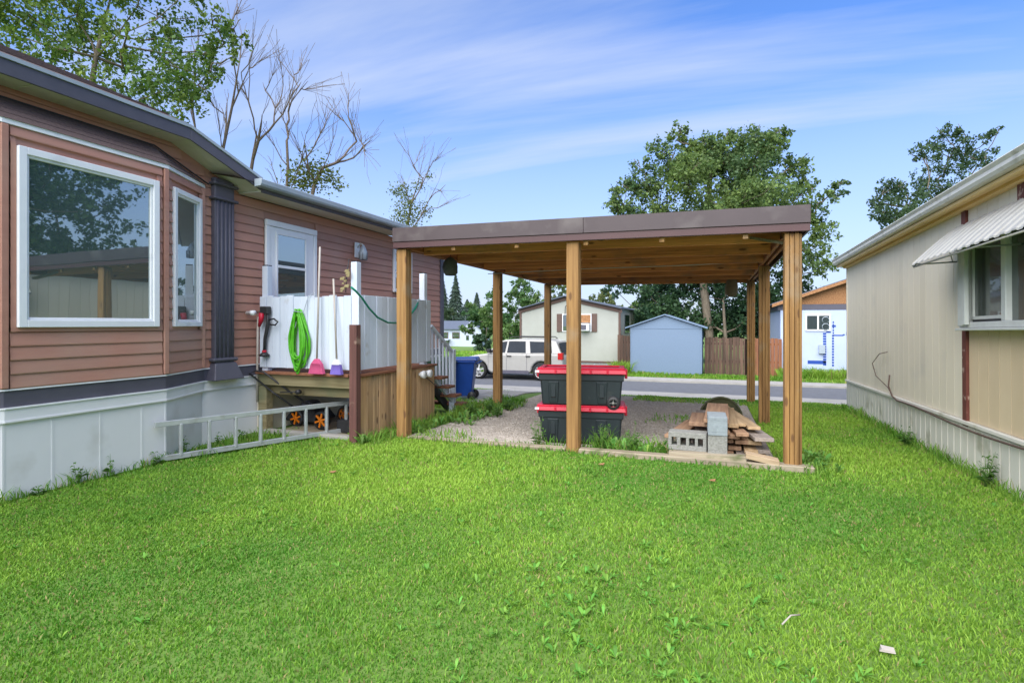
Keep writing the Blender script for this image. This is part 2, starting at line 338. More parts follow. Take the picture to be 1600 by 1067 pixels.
# loose gravel stones
def scatter_stones():
    n = 26000
    x = RNG.uniform(-3.7, .6, n); y = 6.15+(RNG.uniform(0, 1, n)**1.5)*7.2
    s = RNG.uniform(.006, .02, n)*(1+.04*(y-6))
    z = np.interp(y, [a for a, b in GP], [b for a, b in GP])+.006
    base = np.array([(1,0,0),(0,1,0),(-1,0,0),(0,-1,0),(0,0,.8)])
    ang = RNG.uniform(0, 6.28, n); c, sn = np.cos(ang), np.sin(ang)
    V = base[None]*s[:,None,None]*RNG.uniform(.6, 1.3, (n,5,1))
    X = V[...,0]*c[:,None]-V[...,1]*sn[:,None]+x[:,None]; Y = V[...,0]*sn[:,None]+V[...,1]*c[:,None]+y[:,None]; Z = V[...,2]+z[:,None]
    verts = np.stack([X,Y,Z], -1).reshape(-1,3)
    t = np.array([(0,1,4),(1,2,4),(2,3,4),(3,0,4)]); faces = (t[None]+(np.arange(n)*5)[:,None,None]).reshape(-1,3)
    return verts, faces
def npmesh(name, verts, faces, colors=None):
    me = bpy.data.meshes.new(name); k = faces.shape[1]; nf = len(faces)
    me.vertices.add(len(verts)); me.vertices.foreach_set('co', verts.astype(np.float32).ravel())
    me.loops.add(nf*k); me.loops.foreach_set('vertex_index', faces.astype(np.int32).ravel())
    me.polygons.add(nf); me.polygons.foreach_set('loop_start', np.arange(0, nf*k, k, dtype=np.int32))
    try: me.polygons.foreach_set('loop_total', np.full(nf, k, dtype=np.int32))
    except Exception: pass
    if colors is not None:
        at = me.attributes.new('tone', 'FLOAT_COLOR', 'POINT'); at.data.foreach_set('color', np.concatenate([colors, np.ones((len(colors),1))], 1).astype(np.float32).ravel())
    me.update(); me.validate(); return me
def npobj(name, me, m, loc=(0,0,0), parent=None):
    o = bpy.data.objects.new(name, me); COL.objects.link(o); me.materials.append(M[m]); o.location = loc; o.parent = parent; return o
v_, f_ = scatter_stones(); tag(npobj('gravel', npmesh('gravel', v_, f_), 'stone'), 'loose grey brown gravel covering the carport floor', 'gravel', kind='stuff')

# ------------------------------------------------------------------ grass
def patch(x, y):   # slow uneven tone over the lawn, -1..1
    return (np.sin(x*1.3+1.1*np.sin(y*.9))+np.sin(y*1.7+x*.6+2)+.7*np.sin(3.1*x-2.3*y)+.5*np.sin(5.3*x+4.1*y+1)+.4*np.sin(9.1*x-7.7*y))/3.2
def grass(name, regions, label, hmul=1.0, c_lo=(.09,.245,.03), c_hi=(.30,.475,.065), seed=1, w0=.0017):
    g = np.random.default_rng(seed); X, Y, Hh = [], [], []
    for (x0, x1, y0, y1, dens, h) in regions:
        n = int((x1-x0)*(y1-y0)*dens); X.append(g.uniform(x0, x1, n)); Y.append(g.uniform(y0, y1, n)); Hh.append(np.full(n, h))
    x, y, h = map(np.concatenate, (X, Y, Hh)); n = len(x)
    p = np.clip(patch(x, y)*1.0+.55*np.sin(x*.75+.9)*np.sin(y*.62+1.9+x*.3), -1.3, 1.3)
    keep = g.uniform(0, 1, n) < np.clip(.95-.35*np.clip(-patch(x*2.3+5, y*2.1)-.55, 0, 1)*2, .2, 1)
    D = -x*ST+y*CT; Rr = x*CT+y*ST
    keep &= (D > .9) & (np.abs(Rr/np.maximum(D+.8, .1)) < 1.15)
    x, y, h, p, D = x[keep], y[keep], h[keep], p[keep], D[keep]; n = len(x)
    h = h*g.uniform(.45, 1.3, n)*(1+.22*p)*(1+.6*np.clip(patch(x*3.7+2, y*4.1)-.15, 0, 1))*hmul
    a = g.uniform(0, 6.283, n); lean = g.uniform(.1, .95, n)*h; la = g.uniform(0, 6.283, n)
    w = (w0+.00052*D)*g.uniform(.7, 1.5, n)
    z = np.interp(y, [q for q, b in GP], [b for q, b in GP])-.003
    dx, dy = np.cos(a)*w, np.sin(a)*w; lx, ly = np.cos(la)*lean, np.sin(la)*lean
    P = np.empty((n, 5, 3))
    P[:,0] = np.stack([x-dx, y-dy, z], -1); P[:,1] = np.stack([x+dx, y+dy, z], -1)
    P[:,2] = np.stack([x+dx*.75+lx*.38, y+dy*.75+ly*.38, z+h*.6], -1); P[:,3] = np.stack([x-dx*.75+lx*.38, y-dy*.75+ly*.38, z+h*.6], -1)
    P[:,4] = np.stack([x+lx, y+ly, z+h*.92], -1)
    fi = np.array([(0,1,2),(0,2,3),(3,2,4)]); Fc = (fi[None]+(np.arange(n)*5)[:,None,None]).reshape(-1,3)
    t = np.clip(.52+.5*p+g.normal(0, .2, n), 0, 1)[:,None]
    c = np.array(c_lo)*(1-t)+np.array(c_hi)*t
    dry = g.uniform(0, 1, n) < .05+.12*np.clip(patch(x*1.9+3, y*1.7+1)-.35, 0, 1); c[dry] = np.array((.36,.31,.13))*g.uniform(.7, 1.1, (dry.sum(),1))
    c = np.repeat(c[:,None], 5, 1).reshape(-1,3)
    o = npobj(name, npmesh(name, P.reshape(-1,3), Fc, c), 'blade'); return tag(o, label, 'grass', kind='stuff')
grass('lawn_grass', [(-5.4, 2.35, -.5, 1.3, 2500, .03), (-5.4, 2.35, 1.3, 3.2, 12500, .024), (-5.4, 2.35, 3.2, 4.6, 9500, .026), (-5.5, 2.35, 4.6, 6.02, 6500, .03), (-4.9, -4.05, 5.0, 5.6, 800, .06),
      (.63, 2.38, 6.14, 9, 3800, .04), (.63, 2.38, 9, 12, 2500, .045), (.84, 2.38, 6.02, 6.14, 3800, .04), (-4.0, 30, 13.5, 15.88, 330, .06), (.62, 2.3, 12, 15.88, 1200, .06),
      (-1.6, .9, 11.6, 14, 800, .06), (-12, -5.7, 12, 15.8, 250, .06), (-3.95,-3.3,13.2,15.8,500,.07)], 'short bright green lawn grass between the two homes')
grass('edge_grass', [(-5.42, -5.33, 1.3, 4.3, 1800, .11), (-5.6, -5.1, 4.3, 5.6, 900, .10), (2.28, 2.39, 3, 12, 1500, .13), (-3.85, .7, 5.93, 5.99, 2600, .07), (-4.05, -3.75, 5.55, 8.5, 1300, .13), (-4.02, -3.5, 8.6, 10.4, 1100, .17),
      (-3.6, -2.9, 6.15, 6.6, 350, .1), (-1.3, -.35, 6.12, 6.5, 1100, .2), (-2.0, -1.3, 6.15, 6.35, 700, .16), (-3.6,-1.0,6.13,6.3,700,.06), (.8, 1.05, 5.8, 7.0, 1200, .10), (-2.6, -2.2, 8.2, 8.9, 100, .1), (-1, .4, 8.6, 9.6, 200, .08),
      (-5.5, -4.1, 8.9, 9.9, 700, .12)], 'taller uncut grass along walls and timber edges', c_lo=(.07,.21,.02), c_hi=(.21,.36,.06), seed=3)
grass('verge_grass', [(-14, 14, 22.5, 24.4, 420, .12), (2.5, 9, 23.6, 25.0, 700, .34), (-16, -2, 24, 26.2, 200, .12), (-4.2, -3.4, 23.8, 25, 700, .45)], 'rough green verge grass beyond the road', c_lo=(.08,.22,.02), c_hi=(.24,.38,.05), seed=5, w0=.004)
grass('far_grass', [(-30, -8, 22.6, 40, 60, .12)], 'grass of the far yards beyond the road', seed=6, w0=.012)
# broad-leaved weeds
def weeds(name, spots, label, cat='weeds', lf=(.04,.09), col=(.14,.34,.05), nl=(6,11), seed=2, up=.5, kind='stuff'):
    g = random.Random(seed); V, Fc, C = [], [], []
    for (x, y, s) in spots:
        for k in range(g.randint(*nl)):
            a = g.uniform(0, 6.28); L_ = g.uniform(*lf)*s; w = L_*g.uniform(.2, .34); el = g.uniform(.15, up*1.6); z = gz(y)
            ca, sa = math.cos(a), math.sin(a); o = len(V)
            for (t, ww, zz_) in ((0, .15, 0), (.45, 1, .75), (.8, .75, 1.0), (1, .02, .9)):
                for sg in (-1, 1): V.append((x+ca*L_*t*math.cos(el)-sa*w*ww*sg*.5, y+sa*L_*t*math.cos(el)+ca*w*ww*sg*.5, z+.005+L_*zz_*math.sin(el)))
            for q in range(3): Fc.append((o+q*2, o+q*2+1, o+q*2+3, o+q*2+2))
            v = g.uniform(.7, 1.35); C += [(col[0]*v*g.uniform(.8,1.4), col[1]*v, col[2]*v)]*8
    o = npobj(name, npmesh(name, np.array(V), np.array(Fc), np.array(C)), 'leaf'); return tag(o, label, cat, kind=kind)
g = random.Random(11)
sp = [(g.uniform(-4.5, 2.1), g.uniform(1.6, 5.4), g.uniform(.35, .7)) for _ in range(200)]
sp += [(g.gauss(-.35, .5), g.gauss(2.6, .5), g.uniform(.45, .8)) for _ in range(120)]
weeds('lawn_weeds', sp, 'dandelion and clover leaves scattered in the lawn')
sp = [(g.uniform(-4.0, -3.3), g.uniform(7.3, 9.9), g.uniform(.8, 1.7)) for _ in range(70)]+[(g.uniform(-1.25, -.4), g.uniform(6.15, 6.45), g.uniform(.8, 1.9)) for _ in range(30)]
sp += [(g.uniform(-4.0, -3.6), g.uniform(6.2, 7.2), g.uniform(.8, 1.4)) for _ in range(30)]+[(g.uniform(.85, 1.15), g.uniform(6.0, 6.8), g.uniform(.8, 1.5)) for _ in range(30)]
sp += [(g.uniform(-4.2,-3.9), g.uniform(5.5,5.65), 1.2) for _ in range(10)]
weeds('edge_weeds', sp, 'leafy weeds grown up along the gravel edge and posts', lf=(.06,.12), seed=4, up=.8, col=(.16,.33,.07))
def stem_plant(x, y, h, label, n=7, group=None, seed=0, spread=.1):
    g = random.Random(seed); z = gz(y); root = thing('wild_plant', (x, y, z), label, 'plant', group)
    st = MB(); V, Fc, C = [], [], []
    for k in range(n):
        a = g.uniform(0, 6.28); hh = h*g.uniform(.5, 1); q = spread*g.uniform(.3, 1)
        pts = [(x+math.cos(a)*q*t, y+math.sin(a)*q*t, z+hh*t) for t in (0,.4,.75,1)]; st.tube(pts, [.004,.003,.002,.001], 4)
        for j in range(7):
            t = g.uniform(.15, 1); b = g.uniform(0, 6.28); L_ = g.uniform(.04, .08)*(1.2-.5*t); px_, py_, pz_ = x+math.cos(a)*q*t, y+math.sin(a)*q*t, z+hh*t; o = len(V)
            ca, sa = math.cos(b), math.sin(b)
            V += [(px_, py_, pz_), (px_+ca*L_*.5-sa*L_*.25, py_+sa*L_*.5+ca*L_*.25, pz_+.02), (px_+ca*L_, py_+sa*L_, pz_+.005), (px_+ca*L_*.5+sa*L_*.25, py_+sa*L_*.5-ca*L_*.25, pz_+.02)]
            Fc.append((o, o+1, o+2, o+3)); v = g.uniform(.7, 1.3); C += [(.09*v, .2*v, .04*v)]*4
    s_ = part('stem', st, 'stem_green', root); V = np.array(V)-np.array((x,y,z))
    npobj('foliage', npmesh('foliage', V, np.array(Fc), np.array(C)), 'leaf', parent=root)
M['stem_green'] = mat('stem_green', (.12,.22,.05), rough=.6)
stem_plant(2.26, 6.0, .34, 'leafy plant against the beige skirting at the right edge', 9, seed=1)
stem_plant(2.22, 8.0, .26, 'small bushy plant against the beige skirting midway along the wall', 10, seed=2)
for i, (px, hh) in enumerate(((60, .09), (122, .2), (172, .22), (245, .13), (290, .2), (340, .15), (375,.2))):
    p = onX(px, 600, -5.36 if px < 260 else -5.52)
    stem_plant(p[0], p[1], hh, ['thin weed at the foot of the white skirting near the left edge', 'tall thin weed against the second white skirting panel', 'wispy weed against the third white skirting panel',
        'weed just left of the ladder end', 'weed behind the first ladder rungs', 'weed behind the middle of the ladder', 'weed between ladder and deck post'][i], 3, seed=20+i, spread=.05)
p = onY(735, 600, 8.9)
for i in range(4): stem_plant(-3.75+.16*i, 8.2+.45*(i%3), .3, ['leafy weed clump at the foot of the left middle carport post', 'leafy weed clump just before the blue bin', 'pale leafy weed between planks and middle post', 'leafy weed beside the stair foot'][i], 12, seed=40+i, spread=.16)
for i, x in enumerate((-1.95, -1.2, -.85)): stem_plant(x, 6.2, .38, ['tall wispy weed before the left end of the storage totes', 'tall wispy weed before the right end of the storage totes', 'pale leafy weed between totes and lumber pile'][i], 8, seed=50+i, spread=.12)

# ------------------------------------------------------------------ LEFT HOUSE
XW = -5.77
house = thing('mobile_home', (XW, 6, 0), 'brown sided mobile home with bay window and white skirting on the left', 'mobile home')
core = MB().box(-10.6, XW-.02, -2.0, 11.1, .62, 3.125).box(-10.6, XW-.02, -2.0, 4.5, 3.12, 3.53)
core.prism([(4.5, 3.12), (5.5, 3.12), (5.45,3.15), (4.5, 3.53)], 'X', -10.6, XW-.02)
part('wall', core, 'siding', house)
BA, BB = (-5.43, 4.154), (XW, 4.883)              # bay corner and where its side meets the wall
BL, BL2 = (-5.43, 2.75), (XW, 2.02)
bay = MB().prism([(XW-.01, BL2[1]), BL, BA, (XW-.01, BB[1])], 'Z', .64, 3.1)
part('bay', bay, 'siding', house)
def lap(a, b, z0, z1, n, name='siding_board', m='siding', parent=house):
    """one lapped course from a to b (plan points), n = outward normal"""
    mb = MB(); A = [(0, z0+.006), (.021, z0+.006), (.024, z0+.002), (.026, z0+.012), (.014, z1-.001), (0, z1-.001)]
    P = [(a[0]+n[0]*o, a[1]+n[1]*o, z) for o, z in A]+[(b[0]+n[0]*o, b[1]+n[1]*o, z) for o, z in A]; k = len(A)
    mb.add(P, [tuple(range(k)), tuple(range(2*k-1, k-1, -1))]+[(i, i+k, (i+1)%k+k, (i+1)%k) for i in range(k)])
    return part(name, mb, m, parent)
CH = .1155; Z0 = .915
main_open = [(5.85, 6.89, .8, 2.90), (9.04, 9.72, 2.05, 2.89)]     # door, small window: y0 y1 z0 z1
def segs(y0, y1, z0, z1, openings):
    s = [(y0, y1)]
    for (a, b, c, d) in openings:
        if z1 <= c+.01 or z0 >= d-.01: continue
        s = [q for (u, v) in s for q in ([(u, min(v, a))] if u < a else [])+([(max(u, b), v)] if v > b else [])]
    return [(u, v) for u, v in s if v-u > .02]
k = 0
while Z0+k*CH < 3.48:
    z0 = Z0+k*CH; z1 = z0+CH
    ymax = 11.0 if z1 < 3.12 else 0
    if z1 < 3.16:
        for (u, v) in segs(4.90, 11.0, z0, z1, main_open): lap((XW-.02, u), (XW-.02, v), z0, z1, (1, 0))
    else:
        # above: the raised end over the bay, cut by the sloping soffit
        v = 5.5-(z1-3.12)/.38*1.0 if z1 < 3.5 else 4.5
        lap((XW-.02, 1.2), (XW-.02, max(4.5, v)), z0, min(z1, 3.5), (1, 0))
    k += 1
nS = Vector((BB[1]-BA[1], -(BB[0]-BA[0]))).normalized(); nS = (nS.x, nS.y)
def lerp(a, b, t): return (a[0]+(b[0]-a[0])*t, a[1]+(b[1]-a[1])*t)
for k in range(20):
    z0 = Z0+k*CH; z1 = min(z0+CH, 3.08)
    if z0 > 3.05: break
    for (u, v) in segs(2.79, 4.11, z0, z1, [(2.827, 4.056, 1.42, 2.93)]): 
        if v-u > .03 : lap((-5.43, u), (-5.43, v), z0, z1, (1, 0))
    for (u, v) in segs(.05, .96, z0, z1, [(.13, .9, 1.42, 2.93)]): lap(lerp(BA, BB, u), lerp(BA, BB, v), z0, z1, nS)
    lap(lerp(BL2, BL, .02), lerp(BL2, BL, .96), z0, z1, (nS[0], -nS[1]))
def vtrim(x, y, w, z0, z1, m, name='corner_trim'): part(name, MB().box(x-w/2, x+w/2, y-w/2, y+w/2, z0, z1), m, house, bev=.006)
vtrim(BA[0]+.005, BA[1], .055, .92, 3.08, 'siding'); vtrim(BL[0]+.005, BL[1], .055, .92, 3.08, 'siding'); vtrim(BB[0]+.01, BB[1]+.0, .05, .92, 3.08, 'siding')
part('corner_trim', MB().box(XW-.1, XW+.03, 10.98, 11.13, .64, 3.12), 'charcoal', house, bev=.006, label='charcoal far corner trim')
# bands under the siding following the bay
def band(name, z0, z1, off, m):
    o = off; pts = [(XW+o, 1.0), (XW+o, BL2[1]), (BL[0]+o, BL[1]), (BA[0]+o, BA[1]), (XW+o, BB[1]+.02), (XW+o, 11.06)]
    return part(name, MB().prism(pts+[(-6.2, 11.06), (-6.2, 1.0)], 'Z', z0, z1), m, house)
band('drip_line', .902, .914, .024, 'white'); band('belly_band', .765, .901, .010, 'charcoal')
band('drip_line', .752, .764, .034, 'white'); band('skirt_trim', .655, .751, .022, 'skirt'); band('skirt_trim', .640, .6545, .03, 'skirt')
# skirting panels
pl = [(XW, 1.0), (XW, BL2[1]), BL, BA, (XW, BB[1])]
cuts = [2.02, 2.75]+[onX(x, 650, -5.44)[1] for x in (80, 155, 220)]+[4.154, 4.883, 5.9, 6.9, 7.9, 8.9, 9.9, 11.06]
def xs_at(y): return float(np.interp(y, [1, 2.02, 2.75, 4.154, 4.883, 12], [XW, XW, -5.43, -5.43, XW, XW]))
for a, b in zip([1.0]+cuts[:-1], cuts):
    x0, x1 = xs_at(a)-.0, xs_at(b)-.0; g0, g1 = gz(a)-.12, gz(b)-.12
    part('skirting_panel', MB().hexa([(x0-.02,a+.002,g0),(x0+.006,a+.002,g0),(x1+.006,b-.002,g1),(x1-.02,b-.002,g1)], [(x0-.02,a+.002,.64),(x0+.006,a+.002,.64),(x1+.006,b-.002,.64),(x1-.02,b-.002,.64)]), 'skirt', house)
    if b < 4.3: part('seam_strip', MB().box(xs_at(b)+.006, xs_at(b)+.0085, b-.009, b+.009, gz(b)-.1, .64), 'skirt', house)
# windows
def window(frame_a, frame_b, z0, z1, n, parent, fw=.07, mull=None, name='window', dep=.045, hm=None, m='white', gm='glass'):
    a, b = Vector((*frame_a, 0)), Vector((*frame_b, 0)); d = (b-a); Lw = d.length; d.normalize(); nv = Vector((n[0], n[1], 0))
    def bx(mb, u0, u1, w0, w1, o0, o1):
        P = []
        for w in (w0, w1):
            for (u, o) in ((u0, o0), (u1, o0), (u1, o1), (u0, o1)): P.append(a+d*u+nv*o+Vector((0,0,w)))
        mb.hexa(P[:4], P[4:])
    fr = MB()
    for (u0, u1, w0, w1) in ((0, fw, z0, z1), (Lw-fw, Lw, z0, z1), (fw, Lw-fw, z0, z0+fw), (fw, Lw-fw, z1-fw, z1)): bx(fr, u0, u1, w0, w1, 0, dep)
    for (u0, u1, w0, w1) in ((fw, fw+.022, z0+fw, z1-fw), (Lw-fw-.022, Lw-fw, z0+fw, z1-fw), (fw+.022, Lw-fw-.022, z0+fw, z0+fw+.022), (fw+.022, Lw-fw-.022, z1-fw-.022, z1-fw)): bx(fr, u0, u1, w0, w1, .0, dep-.018)
    if hm: bx(fr, fw, Lw-fw, hm-.018, hm+.018, .004, dep-.005)
    if mull:
        for q in mull: bx(fr, q-.02, q+.02, z0+fw, z1-fw, .004, dep-.008)
    w = part(name, fr, m, parent, bev=.004)
    gl = MB(); bx(gl, fw, Lw-fw, z0+fw, z1-fw, .001, .008); part('pane', gl, gm, w)
    return w
window((-5.418, 2.83), (-5.418, 4.056), 1.42, 2.925, (1, 0), house, fw=.062)
part('brown_casing', MB().box(-5.43, -5.402, 2.79, 2.828, 1.40, 2.95).box(-5.43, -5.402, 4.058, 4.085, 1.40, 2.95).box(-5.43,-5.40,2.79,4.085,1.385,1.418), 'siding', house)
a_, b_ = lerp(BA, BB, .14), lerp(BA, BB, .9)
window((a_[0]+nS[0]*.004, a_[1]+nS[1]*.004), (b_[0]+nS[0]*.004, b_[1]+nS[1]*.004), 1.42, 2.925, nS, house, fw=.055)
window((XW, 9.05), (XW, 9.71), 2.06, 2.88, (1, 0), house, fw=.05, hm=2.45)
# bay top trim and little shingled roof
o = .03; pts = [(XW, BL2[1]-.03), (BL[0]+o, BL[1]-.02), (BA[0]+o, BA[1]+.02), (XW, BB[1]+.05)]
part('bay_gutter', MB().prism(pts, 'Z', 3.085, 3.125), 'white', house)
br = MB(); lo = [(-5.765, 1.95, 3.125), (-5.39, 2.73, 3.125), (-5.39, 4.18, 3.125), (-5.765, 4.95, 3.125)]; hi = [(-5.752, 2.35, 3.40), (-5.752, 4.26, 3.40)]
br.add(lo+hi, [(0,1,4), (1,2,5,4), (2,3,5), (0,4,5,3), (0,3,2,1)])
part('bay_roof', br, 'shingle', house)
for j in range(1, 4):      # shingle course edges
    t = j/4; A = Vector(lo[1]).lerp(Vector(hi[0]), t); B = Vector(lo[2]).lerp(Vector(hi[1]), t); C = Vector(lo[3]).lerp(Vector(hi[1]), t)
    part('shingle_course', MB().bar(A, B, .012, .008).bar(B, C, .012, .008), 'shingle', house)
part('flashing', MB().bar((-5.745, 2.3, 3.405), (-5.745, 4.27, 3.405), .01, .012).bar((-5.745, 4.27, 3.405), (-5.745, 4.96, 3.14), .01, .012), 'black', house)
# eaves: raised part over the bay, sloping end, then the long gutter
def ev(y): return 3.515 if y <= 4.5 else max(3.135, 3.515-(y-4.5)*.38)
E = [(1.0, -5.50), (4.5, -5.50), (5.45, -5.42)]
so_ = MB(); fa = MB(); gu = MB()
for (y0, x0), (y1, x1) in zip(E[:-1], E[1:]):
    z0, z1 = ev(y0), ev(y1)
    so_.hexa([(XW-.02,y0,z0),(x0,y0,z0),(x1,y1,z1),(XW-.02,y1,z1)], [(XW-.02,y0,z0+.02),(x0,y0,z0+.02),(x1,y1,z1+.02),(XW-.02,y1,z1+.02)])
    fa.hexa([(x0,y0,z0-.01),(x0+.02,y0,z0-.01),(x1+.02,y1,z1-.01),(x1,y1,z1-.01)], [(x0,y0,z0+.12),(x0+.02,y0,z0+.12),(x1+.02,y1,z1+.12),(x1,y1,z1+.12)])
    gu.hexa([(x0,y0,z0+.121),(x0+.035,y0,z0+.121),(x1+.035,y1,z1+.121),(x1,y1,z1+.121)], [(x0,y0,z0+.155),(x0+.035,y0,z0+.155),(x1+.035,y1,z1+.155),(x1,y1,z1+.155)])
part('soffit', so_, 'soffit', house); part('fascia', fa, 'charcoal', house, bev=.004); part('roof_edge', gu, 'gutter', house)
for y in np.arange(1.2, 4.45, .3): part('soffit_batten', MB().box(XW, -5.502, y, y+.012, 3.508, 3.5145), 'soffit', house)
part('soffit', MB().box(XW-.02, -5.42, 5.45, 11.2, 3.135, 3.155), 'soffit', house)
part('fascia', MB().box(-5.42, -5.40, 5.45, 11.2, 3.125, 3.17), 'charcoal', house)
gpr = [(-5.398, 3.17), (-5.30, 3.175), (-5.285, 3.20), (-5.28, 3.255), (-5.29, 3.265), (-5.398, 3.265)]
part('gutter', MB().prism(gpr, 'Y', 5.32, 11.25), 'gutter', house, bev=.003)
# roofs
rf = MB().add([(-5.40,5.0,3.23),(-5.40,11.25,3.23),(-8.2,11.25,3.72),(-8.2,5.0,3.72),(-11.0,11.25,3.23),(-11.0,1,3.23),(-8.2,1,3.72)], [(0,1,2,3),(2,4,5,6)])
part('roof', rf, 'shingle', house)
r2 = MB().add([(-5.47,0.5,3.672),(-5.47,4.5,3.672),(-5.385,5.45,3.292),(-8.2,4.3,4.87),(-8.2,0.5,4.87),(-8.2,5.6,3.72)], [(0,1,3,4),(1,2,5,3)])
part('roof', r2, 'shingle', house, label='raised shingled roof over the bay')
for j in range(1, 9):      # shingle course butts on the visible slope
    t = j/9*.9; part('shingle_course', MB().bar((-5.47-2.73*t, .6, 3.678+1.198*t), (-5.47-2.73*t, 4.45-.2*t, 3.678+1.198*t), .02, .012), 'shingle', house)
part('vent_pipe', MB().lathe((-6.9, 8.2, 3.45), [(.09,0),(.09,.33),(.0,.33)], 12), 'brown', house)
# pilaster
pil = MB().box(XW, XW+.07, 5.01, 5.30, .90, 3.24)
pp = part('pilaster', pil, 'charcoal', house, bev=.008)
for y in (5.045, 5.105, 5.165, 5.225, 5.27):
    part('flute', MB().tube([(XW+.07, y, .98), (XW+.07, y, 3.0)], .016, 8), 'charcoal', pp)
for z in (2.97, 3.15): part('collar', MB().box(XW, XW+.11, 4.97, 5.34, z, z+.035), 'charcoal', pp, bev=.012)
part('collar', MB().box(XW, XW+.10, 4.97, 5.34, .985, 1.03), 'charcoal', pp, bev=.015)
part('plinth', MB().hexa([(XW,4.93,.76),(XW+.16,4.93,.76),(XW+.16,5.38,.76),(XW,5.38,.76)], [(XW,5.0,.97),(XW+.09,5.0,.97),(XW+.09,5.31,.97),(XW,5.31,.97)]), 'charcoal', pp, bev=.008)
# door
dr = part('door', MB().box(XW, XW+.028, 5.93, 6.81, .83, 2.80), 'white', house, bev=.004)
part('door_frame', MB().box(XW, XW+.04, 5.86, 5.925, .8, 2.80).box(XW, XW+.04, 6.815, 6.88, .8, 2.80).box(XW, XW+.045, 5.86, 6.88, 2.802, 2.885), 'white', house, bev=.006)
y0, y1 = onX(431, 400, XW)[1], onX(474, 400, XW)[1]; zt = onX(452, 371, XW)[2]; zm = onX(452, 419, XW)[2]
fr = MB()
for (a, b, c, d) in ((y0-.035, y0, 1.75, zt+.035), (y1, y1+.035, 1.75, zt+.035), (y0, y1, zt, zt+.035), (y0, y1, 1.715, 1.75), (y0, y1, zm-.02, zm+.02)): fr.box(XW+.0285, XW+.045, a, b, c, d)
part('sash', fr, 'white', dr, bev=.003); part('pane', MB().box(XW+.0285, XW+.034, y0, y1, 1.75, zt), 'glass', dr)
part('handle', MB().lathe((XW+.03, 6.74, 1.72), [(.03,0),(.03,.04),(.02,.06),(0,.06)], 10, 'X'), 'alu', dr)
# wall lantern
p = onX(556, 392, XW)
wl_ = thing('wall_lantern', (XW+.02, p[1], p[2]-.12), 'small glass wall lantern with white backplate on brown siding right of the door', 'lantern')
part('backplate', MB().box(XW+.02, XW+.035, p[1]-.07, p[1]+.07, p[2]-.12, p[2]+.14), 'white', wl_, bev=.006)
part('arm', MB().tube([(XW+.03, p[1], p[2]+.05), (XW+.10, p[1], p[2]+.12), (XW+.15, p[1], p[2]+.09)], .012, 6), 'offwhite', wl_)
part('cage', MB().lathe((XW+.15, p[1], p[2]-.16), [(.055,0),(.07,.0),(.075,.12),(.045,.20),(.02,.25),(0,.26)], 8), 'gutter', wl_)
for i in range(6):
    t = i*math.pi/3; part('cage_bar', MB().tube([(XW+.15+.075*math.cos(t), p[1]+.075*math.sin(t), p[2]-.16), (XW+.15+.08*math.cos(t), p[1]+.08*math.sin(t), p[2]-.04)], .005, 4), 'charcoal', wl_)

# ------------------------------------------------------------------ DECK
DX, DY, DZ = -4.08, 5.66, .825
deck = thing('deck', (-4.9, 6.7, 0), 'raised wooden deck with plank side skirt below the house door', 'deck')
for i in range(14):
    x0 = XW+.09+i*.115
    if x0+.11 > DX: break
    part('deck_board', MB().box(x0, x0+.108, DY-.02, 7.62, DZ-.03, DZ), 'deckY', deck, bev=.004)
part('deck_board', MB().box(DX-.13, DX+.03, DY-.02, 7.63, DZ-.029, DZ+.003), 'deckY', deck, bev=.004)
part('edge_board', MB().box(XW+.08, DX-.135, DY-.045, DY-.022, DZ-.035, DZ+.002), 'deckY', deck, bev=.004)
part('rim_joist', MB().box(XW+.08, DX-.02, DY, DY+.04, DZ-.18, DZ-.032), 'deckX', deck, bev=.004)
part('rim_joist', MB().box(XW+.2, DX-.12, DY+.1, DY+.14, DZ-.31, DZ-.15), 'deckX', deck, bev=.004)
part('post', MB().box(XW+.08, XW+.22, DY+.01, DY+.13, -.1, DZ-.19), 'deckX', deck, bev=.005)
part('post', MB().box(DX-.15, DX-.035, DY+.0, DY+.1, -.1, DZ-.19), 'deckX', deck, bev=.005)
part('post', MB().box(DX-.15, DX-.03, 7.46, 7.58, -.1, DZ-.19), 'deckX', deck)
y = DY+.03; i = 0
while y < 7.55:
    part('skirt_plank', MB().box(DX-.028, DX-.004, y, y+.128, gz(y)-.03-random.uniform(0,.02), DZ-.035), 'deck', deck, bev=.004); y += .137
part('sill', MB().box(XW+.2, DX-.1, DY-.03, DY+.08, -.05, .06), 'concrete', deck, bev=.006, label='pale kerb stone under the deck opening')
part('floor_board', MB().box(XW+.3, DX-.3, DY+.15, 7.5, -.02, .03), 'greywood', deck)
part('back_board', MB().box(XW+.03, XW+.06, DY+.05, 7.58, .0, .64), 'beige', deck)
single('brown_post', MB().box(DX-.045, DX+.06, DY-.145, DY-.05, -.1, 1.44), 'redpost', 'square red brown post standing before the deck corner', 'post', bev=.006, loc=(DX, DY-.1, 0))
